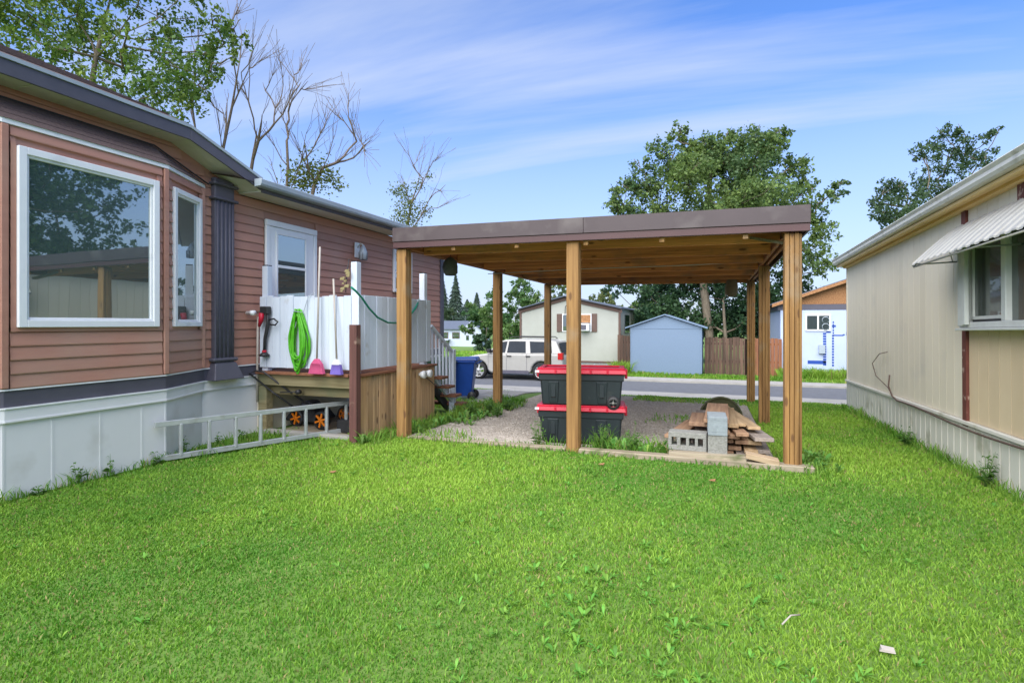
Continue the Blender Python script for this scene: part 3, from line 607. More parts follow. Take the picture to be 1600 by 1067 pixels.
# privacy screen of white boards round the deck
scr = thing('privacy_screen', (-4.9, 5.8, DZ), 'white vertical board privacy screen around the deck', 'screen')
x = XW+.10; i = 0
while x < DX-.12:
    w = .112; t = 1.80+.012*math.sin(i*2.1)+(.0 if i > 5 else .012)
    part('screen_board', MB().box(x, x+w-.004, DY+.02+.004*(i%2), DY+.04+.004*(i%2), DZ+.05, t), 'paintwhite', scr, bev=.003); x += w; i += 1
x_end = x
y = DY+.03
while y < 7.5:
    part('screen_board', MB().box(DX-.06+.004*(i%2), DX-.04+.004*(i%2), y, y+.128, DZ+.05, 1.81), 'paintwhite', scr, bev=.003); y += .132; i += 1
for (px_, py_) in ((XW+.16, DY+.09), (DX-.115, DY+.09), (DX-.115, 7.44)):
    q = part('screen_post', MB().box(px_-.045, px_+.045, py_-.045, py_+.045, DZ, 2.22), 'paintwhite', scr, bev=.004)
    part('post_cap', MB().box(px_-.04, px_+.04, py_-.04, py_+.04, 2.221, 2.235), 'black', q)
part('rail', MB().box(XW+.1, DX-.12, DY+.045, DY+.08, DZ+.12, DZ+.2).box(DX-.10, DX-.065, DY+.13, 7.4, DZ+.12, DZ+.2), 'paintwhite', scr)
# stairs and hand rail
st = thing('stair_railing', (-4.15, 8.0, gz(8.0)), 'white sloping stair railing with balusters at the back of the deck', 'railing')
A0, A1 = (DX-.08, 7.60, 1.42), (DX-.08, 8.34, .98); B0, B1 = (DX-.08, 7.62, .66), (DX-.08, 8.34, .15)
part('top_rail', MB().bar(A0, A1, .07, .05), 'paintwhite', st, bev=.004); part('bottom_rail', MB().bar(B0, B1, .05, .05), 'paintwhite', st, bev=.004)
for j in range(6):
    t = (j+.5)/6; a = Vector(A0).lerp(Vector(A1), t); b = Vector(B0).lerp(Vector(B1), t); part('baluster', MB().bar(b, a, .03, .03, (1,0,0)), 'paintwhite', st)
part('newel_post', MB().box(DX-.125, DX-.035, 8.33, 8.42, gz(8.4)-.05, 1.02), 'paintwhite', st, bev=.005)
stp = thing('stairs', (-4.7, 8.4, gz(8.4)), 'brown wooden steps descending behind the deck', 'stairs')
for j in range(4):
    part('tread', MB().box(-5.3, DX+.10, 7.64+j*.24, 7.88+j*.24, .58-j*.17, .62-j*.17), 'deckY', stp, bev=.004)
part('stringer', MB().bar((DX-.2, 7.62, .62), (DX-.2, 8.6, -.1), .04, .14), 'black', stp); part('stringer', MB().bar((-5.25, 7.62, .62), (-5.25, 8.6, -.1), .04, .14), 'black', stp)

# ------------------------------------------------------------------ THINGS AROUND THE DECK
def coil(cx, cy, cz, w, h, n, r, seed, plane='X'):
    g = random.Random(seed); pts = []
    N = 36
    for k in range(n*N):
        t = 2*math.pi*k/N; j = k//N; f = k/N
        ww = w*(.55+.45*math.sin(f*2.3+seed)**2); hh = h*(1-.11*math.sin(f*3.7))
        dx = ww*math.sin(t)*(1+.35*(-math.cos(t)*.5+.0)); dz = hh*math.cos(t)
        if dz > 0: dx *= .55+.45*(1-dz/h)
        off = .012*math.sin(f*5+t)+.012*(j%3)
        pts.append((cx+dx, cy-.03-off, cz+dz-h))
    return pts
yS = DY+.018      # front face of the screen
p = onY(467, 487, yS-.05)
hs = thing('garden_hose', (p[0], yS-.04, p[2]-.8), 'coiled lime green garden hose hanging on the white screen', 'hose')
part('coil', MB().tube(coil(p[0], yS+.0, p[2]-.01, .155, .34, 4, .0125, 1), .013, 6), 'limehose', hs)
for i_, (cw, ch) in enumerate(((.13,.30),(.10,.38))): part('coil', MB().tube(coil(p[0]-.01, yS-.03, p[2]-.01+.01*i_, cw, ch, 3, .0125, 2+i_), .013, 6), 'limehose', hs)
single('hook', MB().tube([(p[0]-.02, yS-.12, p[2]+.005), (p[0]+.08, yS-.06, p[2]-.01), (p[0]+.12, yS-.02, p[2]+.19), (p[0]+.19, yS, p[2]+.235), (p[0]+.24, yS+.04, p[2]+.16)], .006, 5), 'gutter', 'bent grey wire hook carrying the green hose', 'hook')
a = onX(548, 450, DX-.0); b = onX(640, 470, DX)
pts = []
xh = DX-.0
for (px, py, xo) in ((549, 449, .02), (556, 455, .03), (566, 466, .03), (577, 482, .03), (590, 496, .02), (606, 504, .02), (622, 505, .0), (636, 500, .0), (650, 480, -.02), (655, 468, -.06)):
    pts.append(onX(px, py, xh+xo))
single('teal_hose', MB().tube(pts, .013, 6), 'tealhose', 'teal green hose sagging along the right side of the white screen', 'hose')
# brooms: leaning against the screen
def broom(pxt, pyt, pxb, pyb, mbris, label, w, poletop=None):
    yb = yS-.12; B = onY(pxb, pyb, yb); B = (B[0], yb, DZ+.02); T = onY(pxt, pyt, yS-.03)
    br_ = thing('broom', B, label, 'broom', 'brooms leaning on the screen')
    part('pole', MB().tube([(B[0], yb, DZ+.19), T], .012, 8), 'pole', br_)
    x, z = B[0], DZ+.004
    part('head', MB().hexa([(x-w*.33,yb-.03,z+.12),(x+w*.33,yb-.03,z+.12),(x+w*.33,yb+.03,z+.12),(x-w*.33,yb+.03,z+.12)], [(x-w*.12,yb-.02,z+.185),(x+w*.12,yb-.02,z+.185),(x+w*.12,yb+.02,z+.185),(x-w*.12,yb+.02,z+.185)]), 'white' if mbris == 'purple' else 'pink', br_, bev=.004)
    mb = MB()
    for k in range(22):
        u = (k+.5)/22*2-1; mb.bar((x+u*w*.5, yb, z), (x+u*w*.33, yb, z+.12), w/22*.9, .05, (0,1,0))
    part('bristles', mb, mbris, br_)
broom(500, 386, 495, 578, 'pink', 'broom with pink bristles and long tan pole against the white screen', .225)
broom(521, 436, 526, 578, 'purple', 'broom with purple bristles and white head against the white screen', .165)
# string trimmer hanging on the screen
T1, T2 = onY(418, 486, yS-.06), onY(413, 553, yS-.05)
tr = thing('string_trimmer', (T1[0], yS-.05, T2[2]), 'black and red string trimmer hanging on the left end of the white screen', 'trimmer')
part('shaft', MB().tube([T1, onY(419, 505, yS-.06), onY(414, 530, yS-.05), T2], [.022,.026,.022,.02], 8), 'black', tr)
part('battery', MB().box(T1[0]-.10, T1[0]+.03, yS-.1, yS-.02, T1[2]-.04, T1[2]+.06), 'black', tr, bev=.01)
part('motor', MB().tube([onY(409, 489, yS-.09), onY(408, 500, yS-.09), onY(405, 510, yS-.08)], [.035,.032,.018], 8), 'red', tr)
part('handle', MB().tube([onY(420, 500, yS-.07), onY(428, 498, yS-.08), onY(434, 503, yS-.08), onY(430, 508, yS-.08), onY(422, 507, yS-.07)], .011, 6), 'black', tr)
part('head', MB().lathe((T2[0], yS-.05, T2[2]-.03), [(.0,-.01),(.06,0),(.065,.02),(.03,.05),(0,.05)], 10), 'black', tr)
part('ring', MB().lathe((T2[0], yS-.05, T2[2]+.02), [(.025,0),(.03,.015),(.025,.03)], 8), 'red', tr)
c0 = onX(393, 489, XW+.1)
single('spigot', MB().lathe((c0[0]-.08, c0[1], c0[2]), [(0,0),(.025,0),(.025,.07),(.035,.07),(.035,.13),(0,.13)], 10, 'X'), 'white', 'small white round fixture on the siding left of the trimmer', 'fixture')
q0 = onY(403, 495, yS-.03); q1 = onY(402, 628, yS-.03)
single('drain_pipe', MB().tube([(q0[0], yS-.03, q0[2]), (q0[0]-.01, yS-.03, (q0[2]+q1[2])/2), (q1[0], yS-.03, q1[2])], .014, 8), 'pole', 'thin grey pipe running down beside the deck post', 'pipe')
# wind ornament on the corner screen post
p = onY(541, 432, DY+.0)
orn = thing('wind_ornament', (p[0], DY+.03, p[2]-.1), 'yellowed hanging ornament tied to the corner post of the white screen', 'ornament')
part('cord', MB().tube([(p[0]+.02, DY+.03, p[2]+.22), (p[0]+.01, DY, p[2]+.05), (p[0], DY-.01, p[2]-.2)], .006, 5), 'black', orn)
gg = random.Random(5)
for k in range(9):
    dz = .07-.28*k/9; a = gg.uniform(0, 6.28); s = gg.uniform(.02, .042); c = Vector((p[0]+gg.uniform(-.06,.04), DY-.01, p[2]+dz))
    part('petal', MB().hexa([c+Vector((-s,-.004,-s*.4)), c+Vector((s*.6,-.004,-s*.6)), c+Vector((s*.6,.004,-s*.6)), c+Vector((-s,.004,-s*.4))], [c+Vector((-s*.7,-.004,s*.3)), c+Vector((s,-.01,s*.5)), c+Vector((s,.0,s*.5)), c+Vector((-s*.7,.004,s*.3))]), 'yellow', orn)
# extension ladder on its side
L0, L1 = Vector(onZ(245, 722, 0.03)), Vector(onZ(516, 679, .03)); LDr = (L1-L0).normalized(); Lend = L0+LDr*2.75
lad = thing('ladder', L0, 'aluminium ladder lying on its side between skirting and deck opening', 'ladder')
for z, s in ((.03, 0), (.385, .02)): part('rail', MB().bar(L0+Vector((0,0,z-.0))-LDr*s, Vector((Lend.x, Lend.y, z+.03)), .035, .055, (0,0,1)), 'alu', lad, bev=.004)
for i in range(10):
    q = L0+LDr*(.22+.275*i); part('rung', MB().bar(q+Vector((0,0,.03)), q+Vector((0,0,.37)), .045, .03, (LDr.x, LDr.y, 0)), 'alu', lad, bev=.005)
# lawn mower under the deck
mw = thing('lawn_mower', (-4.85, 6.25, .03), 'black lawn mower with orange wheel hubs stored under the deck', 'lawn mower')
def wheel(c, r, w, tyre, rim, parent, ax='Y', spokes=5, hub=.78):
    wv = part('wheel', MB().lathe(c, [(r*.72, -w/2), (r*.95, -w/2), (r, -w*.3), (r, w*.3), (r*.95, w/2), (r*.72, w/2), (r*.72, -w/2)], 24, ax), tyre, parent)
    m = MB(); 
    m.lathe(c, [(r*hub, -w*.42), (r*hub*.88, -w*.46), (r*hub*.86, -w*.2)], 20, ax); m.lathe(c, [(0, -w*.52), (r*.2, -w*.5), (r*.22, -w*.3)], 12, ax)
    for k in range(spokes):
        t = 2*math.pi*k/spokes+.3; a = Vector((math.cos(t)*r*.15, -w*.42, math.sin(t)*r*.15)); b = Vector((math.cos(t)*r*hub*.9, -w*.4, math.sin(t)*r*hub*.9))
        if ax == 'X': a = Vector((a.y, a.x, a.z)); b = Vector((b.y, b.x, b.z))
        m.bar(Vector(c)+a, Vector(c)+b, r*.2, .02, (0,1,0) if ax == 'Y' else (1,0,0))
    part('rim', m, rim, wv); return wv
for (px, rr, yy) in ((464, .115, 6.12), (503, .125, 6.02)):
    c = onY(px, 662, yy); c = (c[0], yy, .03+rr); wheel(c, rr, .06, 'black', 'orange', mw, spokes=6, hub=.86)
    wheel((c[0], yy+.5, c[2]), rr, .06, 'black', 'orange', mw, spokes=6)
c1 = onY(484, 655, 6.3)
part('body', MB().hexa([(c1[0]-.28,6.08,.1),(c1[0]+.25,6.08,.1),(c1[0]+.25,6.6,.1),(c1[0]-.28,6.6,.1)], [(c1[0]-.2,6.16,.26),(c1[0]+.17,6.16,.26),(c1[0]+.17,6.52,.26),(c1[0]-.2,6.52,.26)]), 'black', mw, bev=.03)
part('motor_cover', MB().hexa([(c1[0]-.13,6.2,.26),(c1[0]+.11,6.2,.26),(c1[0]+.11,6.48,.26),(c1[0]-.13,6.48,.26)], [(c1[0]-.08,6.24,.36),(c1[0]+.06,6.24,.36),(c1[0]+.06,6.44,.36),(c1[0]-.08,6.44,.36)]), 'charcoal', mw, bev=.02)
yh = DY-.10
ha, hb, hc, hd = onY(389, 583, yh), onY(466, 641, 5.85), onY(412, 581, yh), onY(492, 639, 5.95)
part('handlebar', MB().tube([hb, ((ha[0]+hb[0])/2, (yh+5.85)/2-.02, (ha[2]+hb[2])/2), ha, ((ha[0]+hc[0])/2, yh, (ha[2]+hc[2])/2+.02), hc, ((hc[0]+hd[0])/2, (yh+5.95)/2-.02, (hc[2]+hd[2])/2), hd], .012, 8), 'black', mw)
m1 = onY(438, 613, 5.66); m2 = onY(466, 612, 5.68)
part('crossbar', MB().tube([m1, m2], .009, 6), 'black', mw); part('clamp', MB().lathe((m2[0]+.02, 5.66, m2[2]), [(0,-.03),(.03,-.03),(.03,.03),(0,.03)], 8, 'Y'), 'black', mw)
cr = MB(); c2 = onZ(527, 668, .03)
cr.box(-4.62, -4.22, 5.9, 6.3, .03, .2)
single('storage_tray', cr, 'black', 'black plastic tray under the right end of the deck', 'tray', bev=.02)
# white clip lamp on plank skirt with cable
p = onX(661, 584, DX+.02)
fl = thing('clip_light', (DX, p[1], p[2]), 'white two headed light clipped to the deck planks beside the left post', 'light')
for dy in (-.1, .08): part('lamp_head', MB().lathe((DX+.03, p[1]+dy, p[2]), [(.02,0),(.05,.02),(.06,.08),(0,.075)], 10, 'X'), 'white', fl)
part('bracket', MB().box(DX, DX+.03, p[1]-.09, p[1]+.07, p[2]-.02, p[2]+.02), 'white', fl)
part('cable', MB().tube([(DX+.02, p[1], p[2]-.02), (DX+.03, p[1]+.2, p[2]-.12), (DX+.03, p[1]+.42, p[2]-.24), (DX+.02, p[1]+.5, p[2]-.45)], .006, 5), 'black', fl)
# wheelie bins
def wbin(x, y, rz, m, label):
    z = gz(y)+.02; b = thing('wheelie_bin', (x, y, z), label, 'bin', 'wheelie bins by the house corner', rot=(0,0,rz)); b.scale = (.78, .78, .82)
    part('body', MB().hexa([(-.21,-.25,.1),(.21,-.25,.1),(.21,.22,.1),(-.21,.22,.1)], [(-.28,-.33,.98),(.28,-.33,.98),(.28,.33,.98),(-.28,.33,.98)]), m, b, bev=.02, local=True)
    part('rim', MB().box(-.30, .30, -.35, .35, .93, .985), m, b, bev=.01, local=True)
    part('lid', MB().hexa([(-.31,-.37,.99),(.31,-.37,.99),(.31,.40,.99),(-.31,.40,.99)], [(-.27,-.32,1.05),(.27,-.32,1.05),(.27,.36,1.07),(-.27,.36,1.07)]), m, b, bev=.015, local=True)
    part('handle', MB().tube([(-.22,.34,.9),(-.22,.45,.95),(.22,.45,.95),(.22,.34,.9)], .018, 6), m, b, local=True)
    for s in (-1, 1): part('wheel', MB().lathe((s*.27, .25, .11), [(0,-.03),(.11,-.03),(.115,0),(.11,.03),(0,.03)], 16, 'X'), 'black', b, local=True)
    part('axle', MB().tube([(-.27,.25,.11),(.27,.25,.11)], .012, 6), 'black', b, local=True)
    part('panel', MB().box(-.19, .19, -.305, -.29, .5, .8), m, b, bev=.005, local=True)
c = onZ(724, 630, gz(10.4)); wbin(-4.85, 10.3, R(-75), 'bluebin', 'blue wheelie bin standing beside the white newel post')
wbin(-5.15, 9.75, R(-70), 'greenbin', 'dark green wheelie bin behind the white stair balusters')

# ------------------------------------------------------------------ CARPORT
PX = (-3.71, -1.49, .735); PY = (6.09, 9.33, 12.56)
cp = thing('carport', (-1.5, 9.3, -.15), 'open timber carport with flat roof and brown metal fascia over gravel', 'carport')
def fz(x): return 2.63-.011*(x+1.45)        # roof falls a little to the right
def post(x, y, zt, zb, w=.145, lab=None):
    pst = part('post', MB().box(x-w/2, x+w/2, y-.022, y+.022, zb, zt), 'cedarZ', cp, bev=.005)
    part('plank', MB().box(x-w/2+.002, x+w/2-.002, y-w/2, y-.0235, zb, zt-.002), 'cedarZ', pst, bev=.006)
    part('plank', MB().box(x-w/2+.001, x+w/2-.003, y+.0235, y+w/2, zb, zt-.003), 'cedarZ', pst, bev=.006)
for i, x in enumerate(PX):
    for j, y in enumerate(PY):
        if i == 1 and j > 0: continue
        z = gz(y)
        if i == 2:      # right row: built from upright boards side by side
            pst = part('post', MB().box(x-.072, x-.03, y-.07, y+.07, z-.1+(.0 if j else .13), fz(x)-.26), 'cedarZ', cp, bev=.004)
            for q in (-.026, .016): part('plank', MB().box(x+q, x+q+.04, y-.07-.006*(q > 0), y+.068, z-.1+(.0 if j else .13), fz(x)-.262), 'cedarZ', pst, bev=.005)
            part('plank', MB().box(x+.058, x+.085, y-.05, y+.05, z-.1+(.0 if j else .13), fz(x)-.262), 'cedarZ', pst, bev=.004)
        else: post(x, y, fz(x)-.26, z-.05)
# side beams on the posts, joists across, purlins above, sheet roof
for x in (PX[0], PX[2]): part('beam', MB().box(x-.06, x-.02, 6.06, 12.75, fz(x)-.255, fz(x)-.10), 'cedarY', cp, bev=.004); 
for x in (PX[0], PX[2]): part('beam', MB().box(x+.02, x+.06, 6.06, 12.75, fz(x)-.255, fz(x)-.10), 'cedarY', cp, bev=.004)
for j in range(7):
    y = 6.5+j*1.02
    zc = -.285
    part('joist', MB().hexa([(PX[0]+.065,y-.02,fz(PX[0])+zc),(PX[2]-.065,y-.02,fz(PX[2])+zc),(PX[2]-.065,y+.02,fz(PX[2])+zc),(PX[0]+.065,y+.02,fz(PX[0])+zc)],
                            [(PX[0]+.065,y-.02,fz(PX[0])-.115),(PX[2]-.065,y-.02,fz(PX[2])-.115),(PX[2]-.065,y+.02,fz(PX[2])-.115),(PX[0]+.065,y+.02,fz(PX[0])-.115)]), 'cedarX', cp, bev=.004)
    if j < 6:
        y2 = y+.51; part('joist', MB().bar((PX[0]+.07, y2, fz(PX[0])-.15), (PX[2]-.07, y2, fz(PX[2])-.15), .04, .07), 'greywood', cp, bev=.003)
for i in range(6):
    x = PX[0]+.3+i*.77; part('purlin', MB().box(x-.045, x+.045, 6.06, 12.78, fz(x)-.113, fz(x)-.078), 'cedarY', cp, bev=.003)
rfm = MB(); rx = np.linspace(-3.84, .90, 80); top = []
for i, x in enumerate(rx):
    z = fz(x)-.072+(.010 if (i//2) % 2 else 0); top += [(x, 5.99, z), (x, 12.9, z)]
rfm.add(top, [(2*i, 2*i+1, 2*i+3, 2*i+2) for i in range(len(rx)-1)]); part('roof_sheet', rfm, 'tin', cp)
XL, XR = -3.80, .885
def fq(mb, x0, x1, y0, y1, d0, d1): mb.hexa([(x0,y0,fz(x0)+d0),(x1,y0,fz(x1)+d0),(x1,y1,fz(x1)+d0),(x0,y1,fz(x0)+d0)],[(x0,y0,fz(x0)+d1),(x1,y0,fz(x1)+d1),(x1,y1,fz(x1)+d1),(x0,y1,fz(x0)+d1)]); return mb
xm = -1.35
for (a, b) in ((XL, xm-.002), (xm, XR)): part('fascia', fq(MB(), a, b, 5.955, 5.985, -.175, .0), 'fascia', cp, bev=.003)
part('fascia_trim', fq(MB(), XL+.004, XR-.004, 5.968, 6.01, -.252, -.177), 'fascia2', cp, bev=.003)
part('fascia', fq(MB(), XL, XR, 5.986, 6.10, -.010, .006), 'fascia', cp)
for (x, s) in ((XL, 1), (XR, -1)):
    part('side_fascia', MB().box(x, x+.02*s, 5.988, 12.95, fz(x)-.25, fz(x)-.012), 'fascia', cp, bev=.003)
part('side_fascia', fq(MB(), XL, XR, 12.93, 12.955, -.25, 0), 'fascia', cp)
for i in range(5):
    x = -3.0+i*.82; part('bracket', MB().box(x, x+.05, 6.012, 6.03, fz(x)-.30, fz(x)-.20), 'cedarZ', cp)
part('brace', MB().bar((PX[2]-.02, 6.3, 2.28), (PX[2]-.6, 6.75, fz(0)-.13), .14, .03, (0,0,1)), 'greywood', cp)
# wires under roof
part('wire', MB().tube([(-3.6, 8.6, 2.30), (-2, 8.62, 2.33), (-.5, 8.6, 2.325), (.66, 8.55, 2.34)], .006, 5), 'offwhite', cp)
# decoys
def decoy(p, r, h, m, label):
    mb = MB().lathe((p[0], p[1], p[2]-h), [(0, .0), (r*.6, .0), (r*.95, h*.15), (r, h*.45), (r*.8, h*.8), (r*.25, h), (0, h)], 12)
    for k, v in enumerate(mb.v): mb.v[k] = (v[0]+.008*math.sin(v[2]*60+v[1]*50), v[1]+.008*math.sin(v[2]*47), v[2])
    root = thing('hanging_bag', (p[0], p[1], p[2]-h), label, 'hanging bag')
    part('bag', mb, m, root); part('string', MB().tube([(p[0], p[1], p[2]-.01), (p[0], p[1], fz(p[0])-.2)], .004, 4), 'black', root)
p = onY(704, 402, 7.0); decoy((p[0]+.0, 7.0, p[2]), .108, .26, 'bag', 'dark grey sack-like decoy hanging under the carport left end')
p = onY(1143, 436, 12.3); decoy((p[0], 12.3, p[2]+.04), .13, .4, 'tanbag', 'tan sack-like decoy hanging at the carport back beam')
# timber sill along the front edge
sill = thing('edging_timber', (-1.5, 6.02, 0), 'weathered grey timber edging along the front of the gravel', 'edging')
part('beam', MB().hexa([(-3.62,5.985,-.05),(-1.57,5.985,-.05),(-1.57,6.10,-.05),(-3.62,6.10,-.05)],[(-3.62,5.985,.035),(-1.57,5.985,.05),(-1.57,6.10,.05),(-3.62,6.10,.035)]), 'greywood', sill, bev=.008)
part('beam', MB().hexa([(-1.41,5.97,-.05),(.92,5.95,-.05),(.92,6.09,-.05),(-1.41,6.09,-.05)],[(-1.41,5.97,.06),(.92,5.95,.065),(.92,6.09,.065),(-1.41,6.09,.06)]), 'greywood', sill, bev=.008)

# ------------------------------------------------------------------ TOTES
def tote(x, y, z, rz, label, wheels=True):
    t = thing('storage_tote', (x, y, z), label, 'storage tote', 'stacked storage totes', rot=(0,0,rz))
    L_, W_, Hh = 1.04, .54, .42
    def ring(k, h): return [(-L_/2*k,-W_/2*k,h),(L_/2*k,-W_/2*k,h),(L_/2*k,W_/2*k,h),(-L_/2*k,W_/2*k,h)]
    part('body', MB().hexa(ring(.90, 0), ring(.955, Hh-.06)), 'tote', t, bev=.02, local=True)
    part('collar', MB().hexa(ring(.98, Hh-.12), ring(.985, Hh-.035)), 'tote', t, bev=.01, local=True)
    for u in (-.33, .25):
        for s in (-1,):
            part('rib', MB().hexa([(u-.055,-W_/2*.92-.004,.03),(u+.055,-W_/2*.92-.004,.03),(u+.055,-W_/2*.86,.03),(u-.055,-W_/2*.86,.03)], [(u-.065,-W_/2*.985-.006,Hh-.13),(u+.065,-W_/2*.985-.006,Hh-.13),(u+.065,-W_/2*.9,Hh-.13),(u-.065,-W_/2*.9,Hh-.13)]), 'tote', t, bev=.006, local=True)
            part('rib', MB().box(u-.03, u+.03, -W_/2*.96-.012, -W_/2*.93, .10, .26), 'tote', t, bev=.006, local=True)
    lid = MB(); 
    lid.hexa([(-L_/2-.025,-W_/2-.02,Hh-.034),(L_/2+.025,-W_/2-.02,Hh-.034),(L_/2+.025,W_/2+.02,Hh-.034),(-L_/2-.025,W_/2+.02,Hh-.034)], [(-L_/2-.01,-W_/2-.005,Hh+.02),(L_/2+.01,-W_/2-.005,Hh+.02),(L_/2+.01,W_/2+.005,Hh+.02),(-L_/2-.01,W_/2+.005,Hh+.02)])
    l = part('lid', lid, 'red', t, bev=.008, local=True)
    rimm = MB()
    for (a, b, c, d) in ((-L_/2,L_/2,-W_/2,-W_/2+.05),(-L_/2,L_/2,W_/2-.05,W_/2),(-L_/2,-L_/2+.06,-W_/2+.05,W_/2-.05),(L_/2-.06,L_/2,-W_/2+.05,W_/2-.05)): rimm.box(a,b,c,d,Hh+.018,Hh+.036)
    part('rim', rimm, 'red', l, bev=.006, local=True)
    for u in (-.3, -.1, .12, .32): part('notch', MB().box(u-.012, u+.012, -W_/2-.024, -W_/2-.01, Hh-.034, Hh+.012), 'red', l, bev=.003, local=True)
    part('label_tag', MB().box(-L_/2-.028, -L_/2+.02, -W_/2-.024, -W_/2-.016, Hh-.02, Hh+.005), 'white', l, local=True)
    for s in (-1, 1): part('latch', MB().box(s*(L_/2+.0), s*(L_/2+.035), -.08, .08, Hh-.1, Hh+.01), 'red', t, bev=.005, local=True)
    if wheels:
        c = (L_/2*.74, -W_/2*.93, .045)
        w_ = part('wheel', MB().lathe(c, [(.045,-.035),(.075,-.035),(.08,-.02),(.08,.02),(.05,.02)], 20, 'Y'), 'black', t, local=True)
        part('hub', MB().lathe(c, [(0,-.036),(.014,-.036),(.016,-.02)], 10, 'Y').bar((c[0]-.06,c[1]-.02,c[2]),(c[0]+.06,c[1]-.02,c[2]),.006,.006).bar((c[0],c[1]-.02,c[2]-.06),(c[0],c[1]-.02,c[2]+.06),.006,.006,(0,1,0)), 'cinder', w_, local=True)
c = atD(909, 697, 6.85)
tote(c[0], c[1]+.0, .01, R(9), 'lower black storage tote with red lid on the gravel', wheels=False)
tote(c[0]+.005, c[1]-.01, .462, R(9.5), 'upper black storage tote with red lid and small wheel')

# ------------------------------------------------------------------ LUMBER PILE AND BLOCKS
def block(x, y, z, rz, kind, label, m='cinder'):
    """hollow block .39 x .19 x .19; kind 'cores' shows its hollow side"""
    t = thing('concrete_block', (x, y, z), label, 'concrete block', 'concrete blocks before the lumber', rot=(0,0,rz))
    mb = MB()
    if kind == 'cores':
        mb.box(-.195,.195,-.095,.095,0,.05).box(-.195,.195,-.095,.095,.135,.19)
        for a, b in ((-.195,-.16),(-.105,-.07),(-.012,.02),(.078,.108),(.16,.195)): mb.box(a,b,-.094,.094,.05,.135)
    else:
        mb.box(-.095,.095,-.195,.195,0,.035).box(-.095,.095,-.195,.195,.155,.19).box(-.095,.095,-.195,-.165,.035,.155).box(-.095,.095,.165,.195,.035,.155).box(-.095,.095,-.02,.02,.035,.155)
    part('block_body', mb, m, t, bev=.003, local=True)
c = onZ(1078, 716, .0)
bx_, by_ = c[0], 6.16
block(bx_-.02, by_+.05, .10, R(-3), 'cores', 'grey concrete block lying with open cores facing out, left of the lumber')
c = onY(1121, 700, by_+.0)
block(c[0], by_+.1, .10, 0, 'end', 'lower of the two stacked grey blocks before the lumber')
block(c[0]-.005, by_+.09, .292, R(2), 'end', 'upper pale block of the two stacked before the lumber', 'cinder2')
G1 = 'loose boards of the lumber pile'
def board(x, y0, y1, z, w, t, label, tilt=0, yaw=0, m='lumberY', x2=None):
    L_ = y1-y0; m = m if m != 'lumberY' else gg.choice(['lumberY','lumberY','lumberT','lumberG']); o = single('lumber_board', MB().box(-w/2, w/2, 0, L_, 0, t), m, label, 'board', G1, bev=.004, loc=(0,0,0))
    o.location = (x, y0, z*.9); o.rotation_euler = (R(tilt), 0, R(yaw)); return o
gg = random.Random(3)
zf = lambda y: gz(y)
common = 'brown board lying lengthwise in the lower layers of the lumber pile'
ORD = ['leftmost','second','third','fourth','fifth','sixth']
for r_, (z, xs_) in enumerate(((.02, (-.33,-.17,-.02,.14,.30,.46)), (.075, (-.28,-.1,.06,.22,.38,.5)), (.16, (.0,.14,.29,.42)))):
    for q_, x in enumerate(xs_): board(x, 6.36+gg.uniform(-.04,.12), 8.7+gg.uniform(-.5,.4), z+.0, .135, .042, 'brown board in the %s layer of the lumber pile, %s from the left' % (('bottom','second','third')[r_], ORD[q_] if q_ else 'first'), yaw=gg.uniform(-1.2,1.2), tilt=-1.6)
mid = 'brown board in the middle layer of the lumber pile'
for q_, x in enumerate((-.12, .03, .2)): board(x, 6.42+gg.uniform(-.05,.1), 8.6+gg.uniform(-.3,.3), .23, .14, .045, 'brown board in the middle layer of the lumber pile, %s from the left' % ('first','second','third')[q_], yaw=gg.uniform(-2,2), tilt=-1.2)
board(.10, 6.30, 8.3, .285, .14, .04, 'grey board end jutting from the middle of the lumber pile', yaw=3, tilt=-2)
board(.29, 6.28, 8.4, .285, .13, .04, 'weathered grey board slanting over the lumber pile', yaw=7, tilt=-2)
board(.50, 6.24, 8.6, .25, .19, .04, 'pale grey wide board at the right side of the lumber pile near the post', yaw=8, tilt=-2)
board(.42, 6.5, 8.7, .33, .13, .035, 'tan board along the upper right of the lumber pile', yaw=7, tilt=-2.5)
board(.28, 6.55, 8.8, .35, .12, .035, 'light tan board lying diagonally at the top right', yaw=8, tilt=-2.5)
board(-.16, 6.45, 7.4, .34, .2, .045, 'short reddish board at the top left of the lumber pile', tilt=-2)
board(.03, 6.38, 7.9, .40, .26, .045, 'wide reddish brown board topmost on the lumber pile', yaw=-1, tilt=-1)
board(.16, 6.46, 8.0, .345, .2, .045, 'reddish board just under the topmost wide board', tilt=-1.5)
board(-.47, 6.5, 7.6, .16, .12, .04, 'light brown board at the far left of the lumber pile', yaw=-10)
board(-.36, 6.45, 7.7, .20, .14, .04, 'tan board leaning on the left of the stacked blocks', yaw=-8)
for (px0, py0, px1, py1, yy, th, w, m, lab) in (
    (1045, 704, 1166, 712, 6.05, .05, .12, 'greywood', 'grey plank under the concrete blocks in front of the lumber'),
    (1100, 716, 1222, 727, 6.02, .028, .13, 'lumberX', 'pale plank lying lowest across the front of the lumber'),
    (1165, 706, 1217, 718, 6.03, .055, .15, 'lumberX', 'short pinkish board offcut in front of the lumber pile')):
    a, b = onY(px0, py0, yy), onY(px1, py1, yy)
    single('cross_board', MB().hexa([(a[0],yy-w/2+.02,a[2]-th),(b[0],yy-w/2,b[2]-th),(b[0],yy+w/2,b[2]-th),(a[0],yy+w/2,a[2]-th)], [(a[0],yy-w/2+.02,a[2]),(b[0],yy-w/2,b[2]),(b[0],yy+w/2,b[2]),(a[0],yy+w/2,a[2])]), m, lab, 'board', bev=.004)
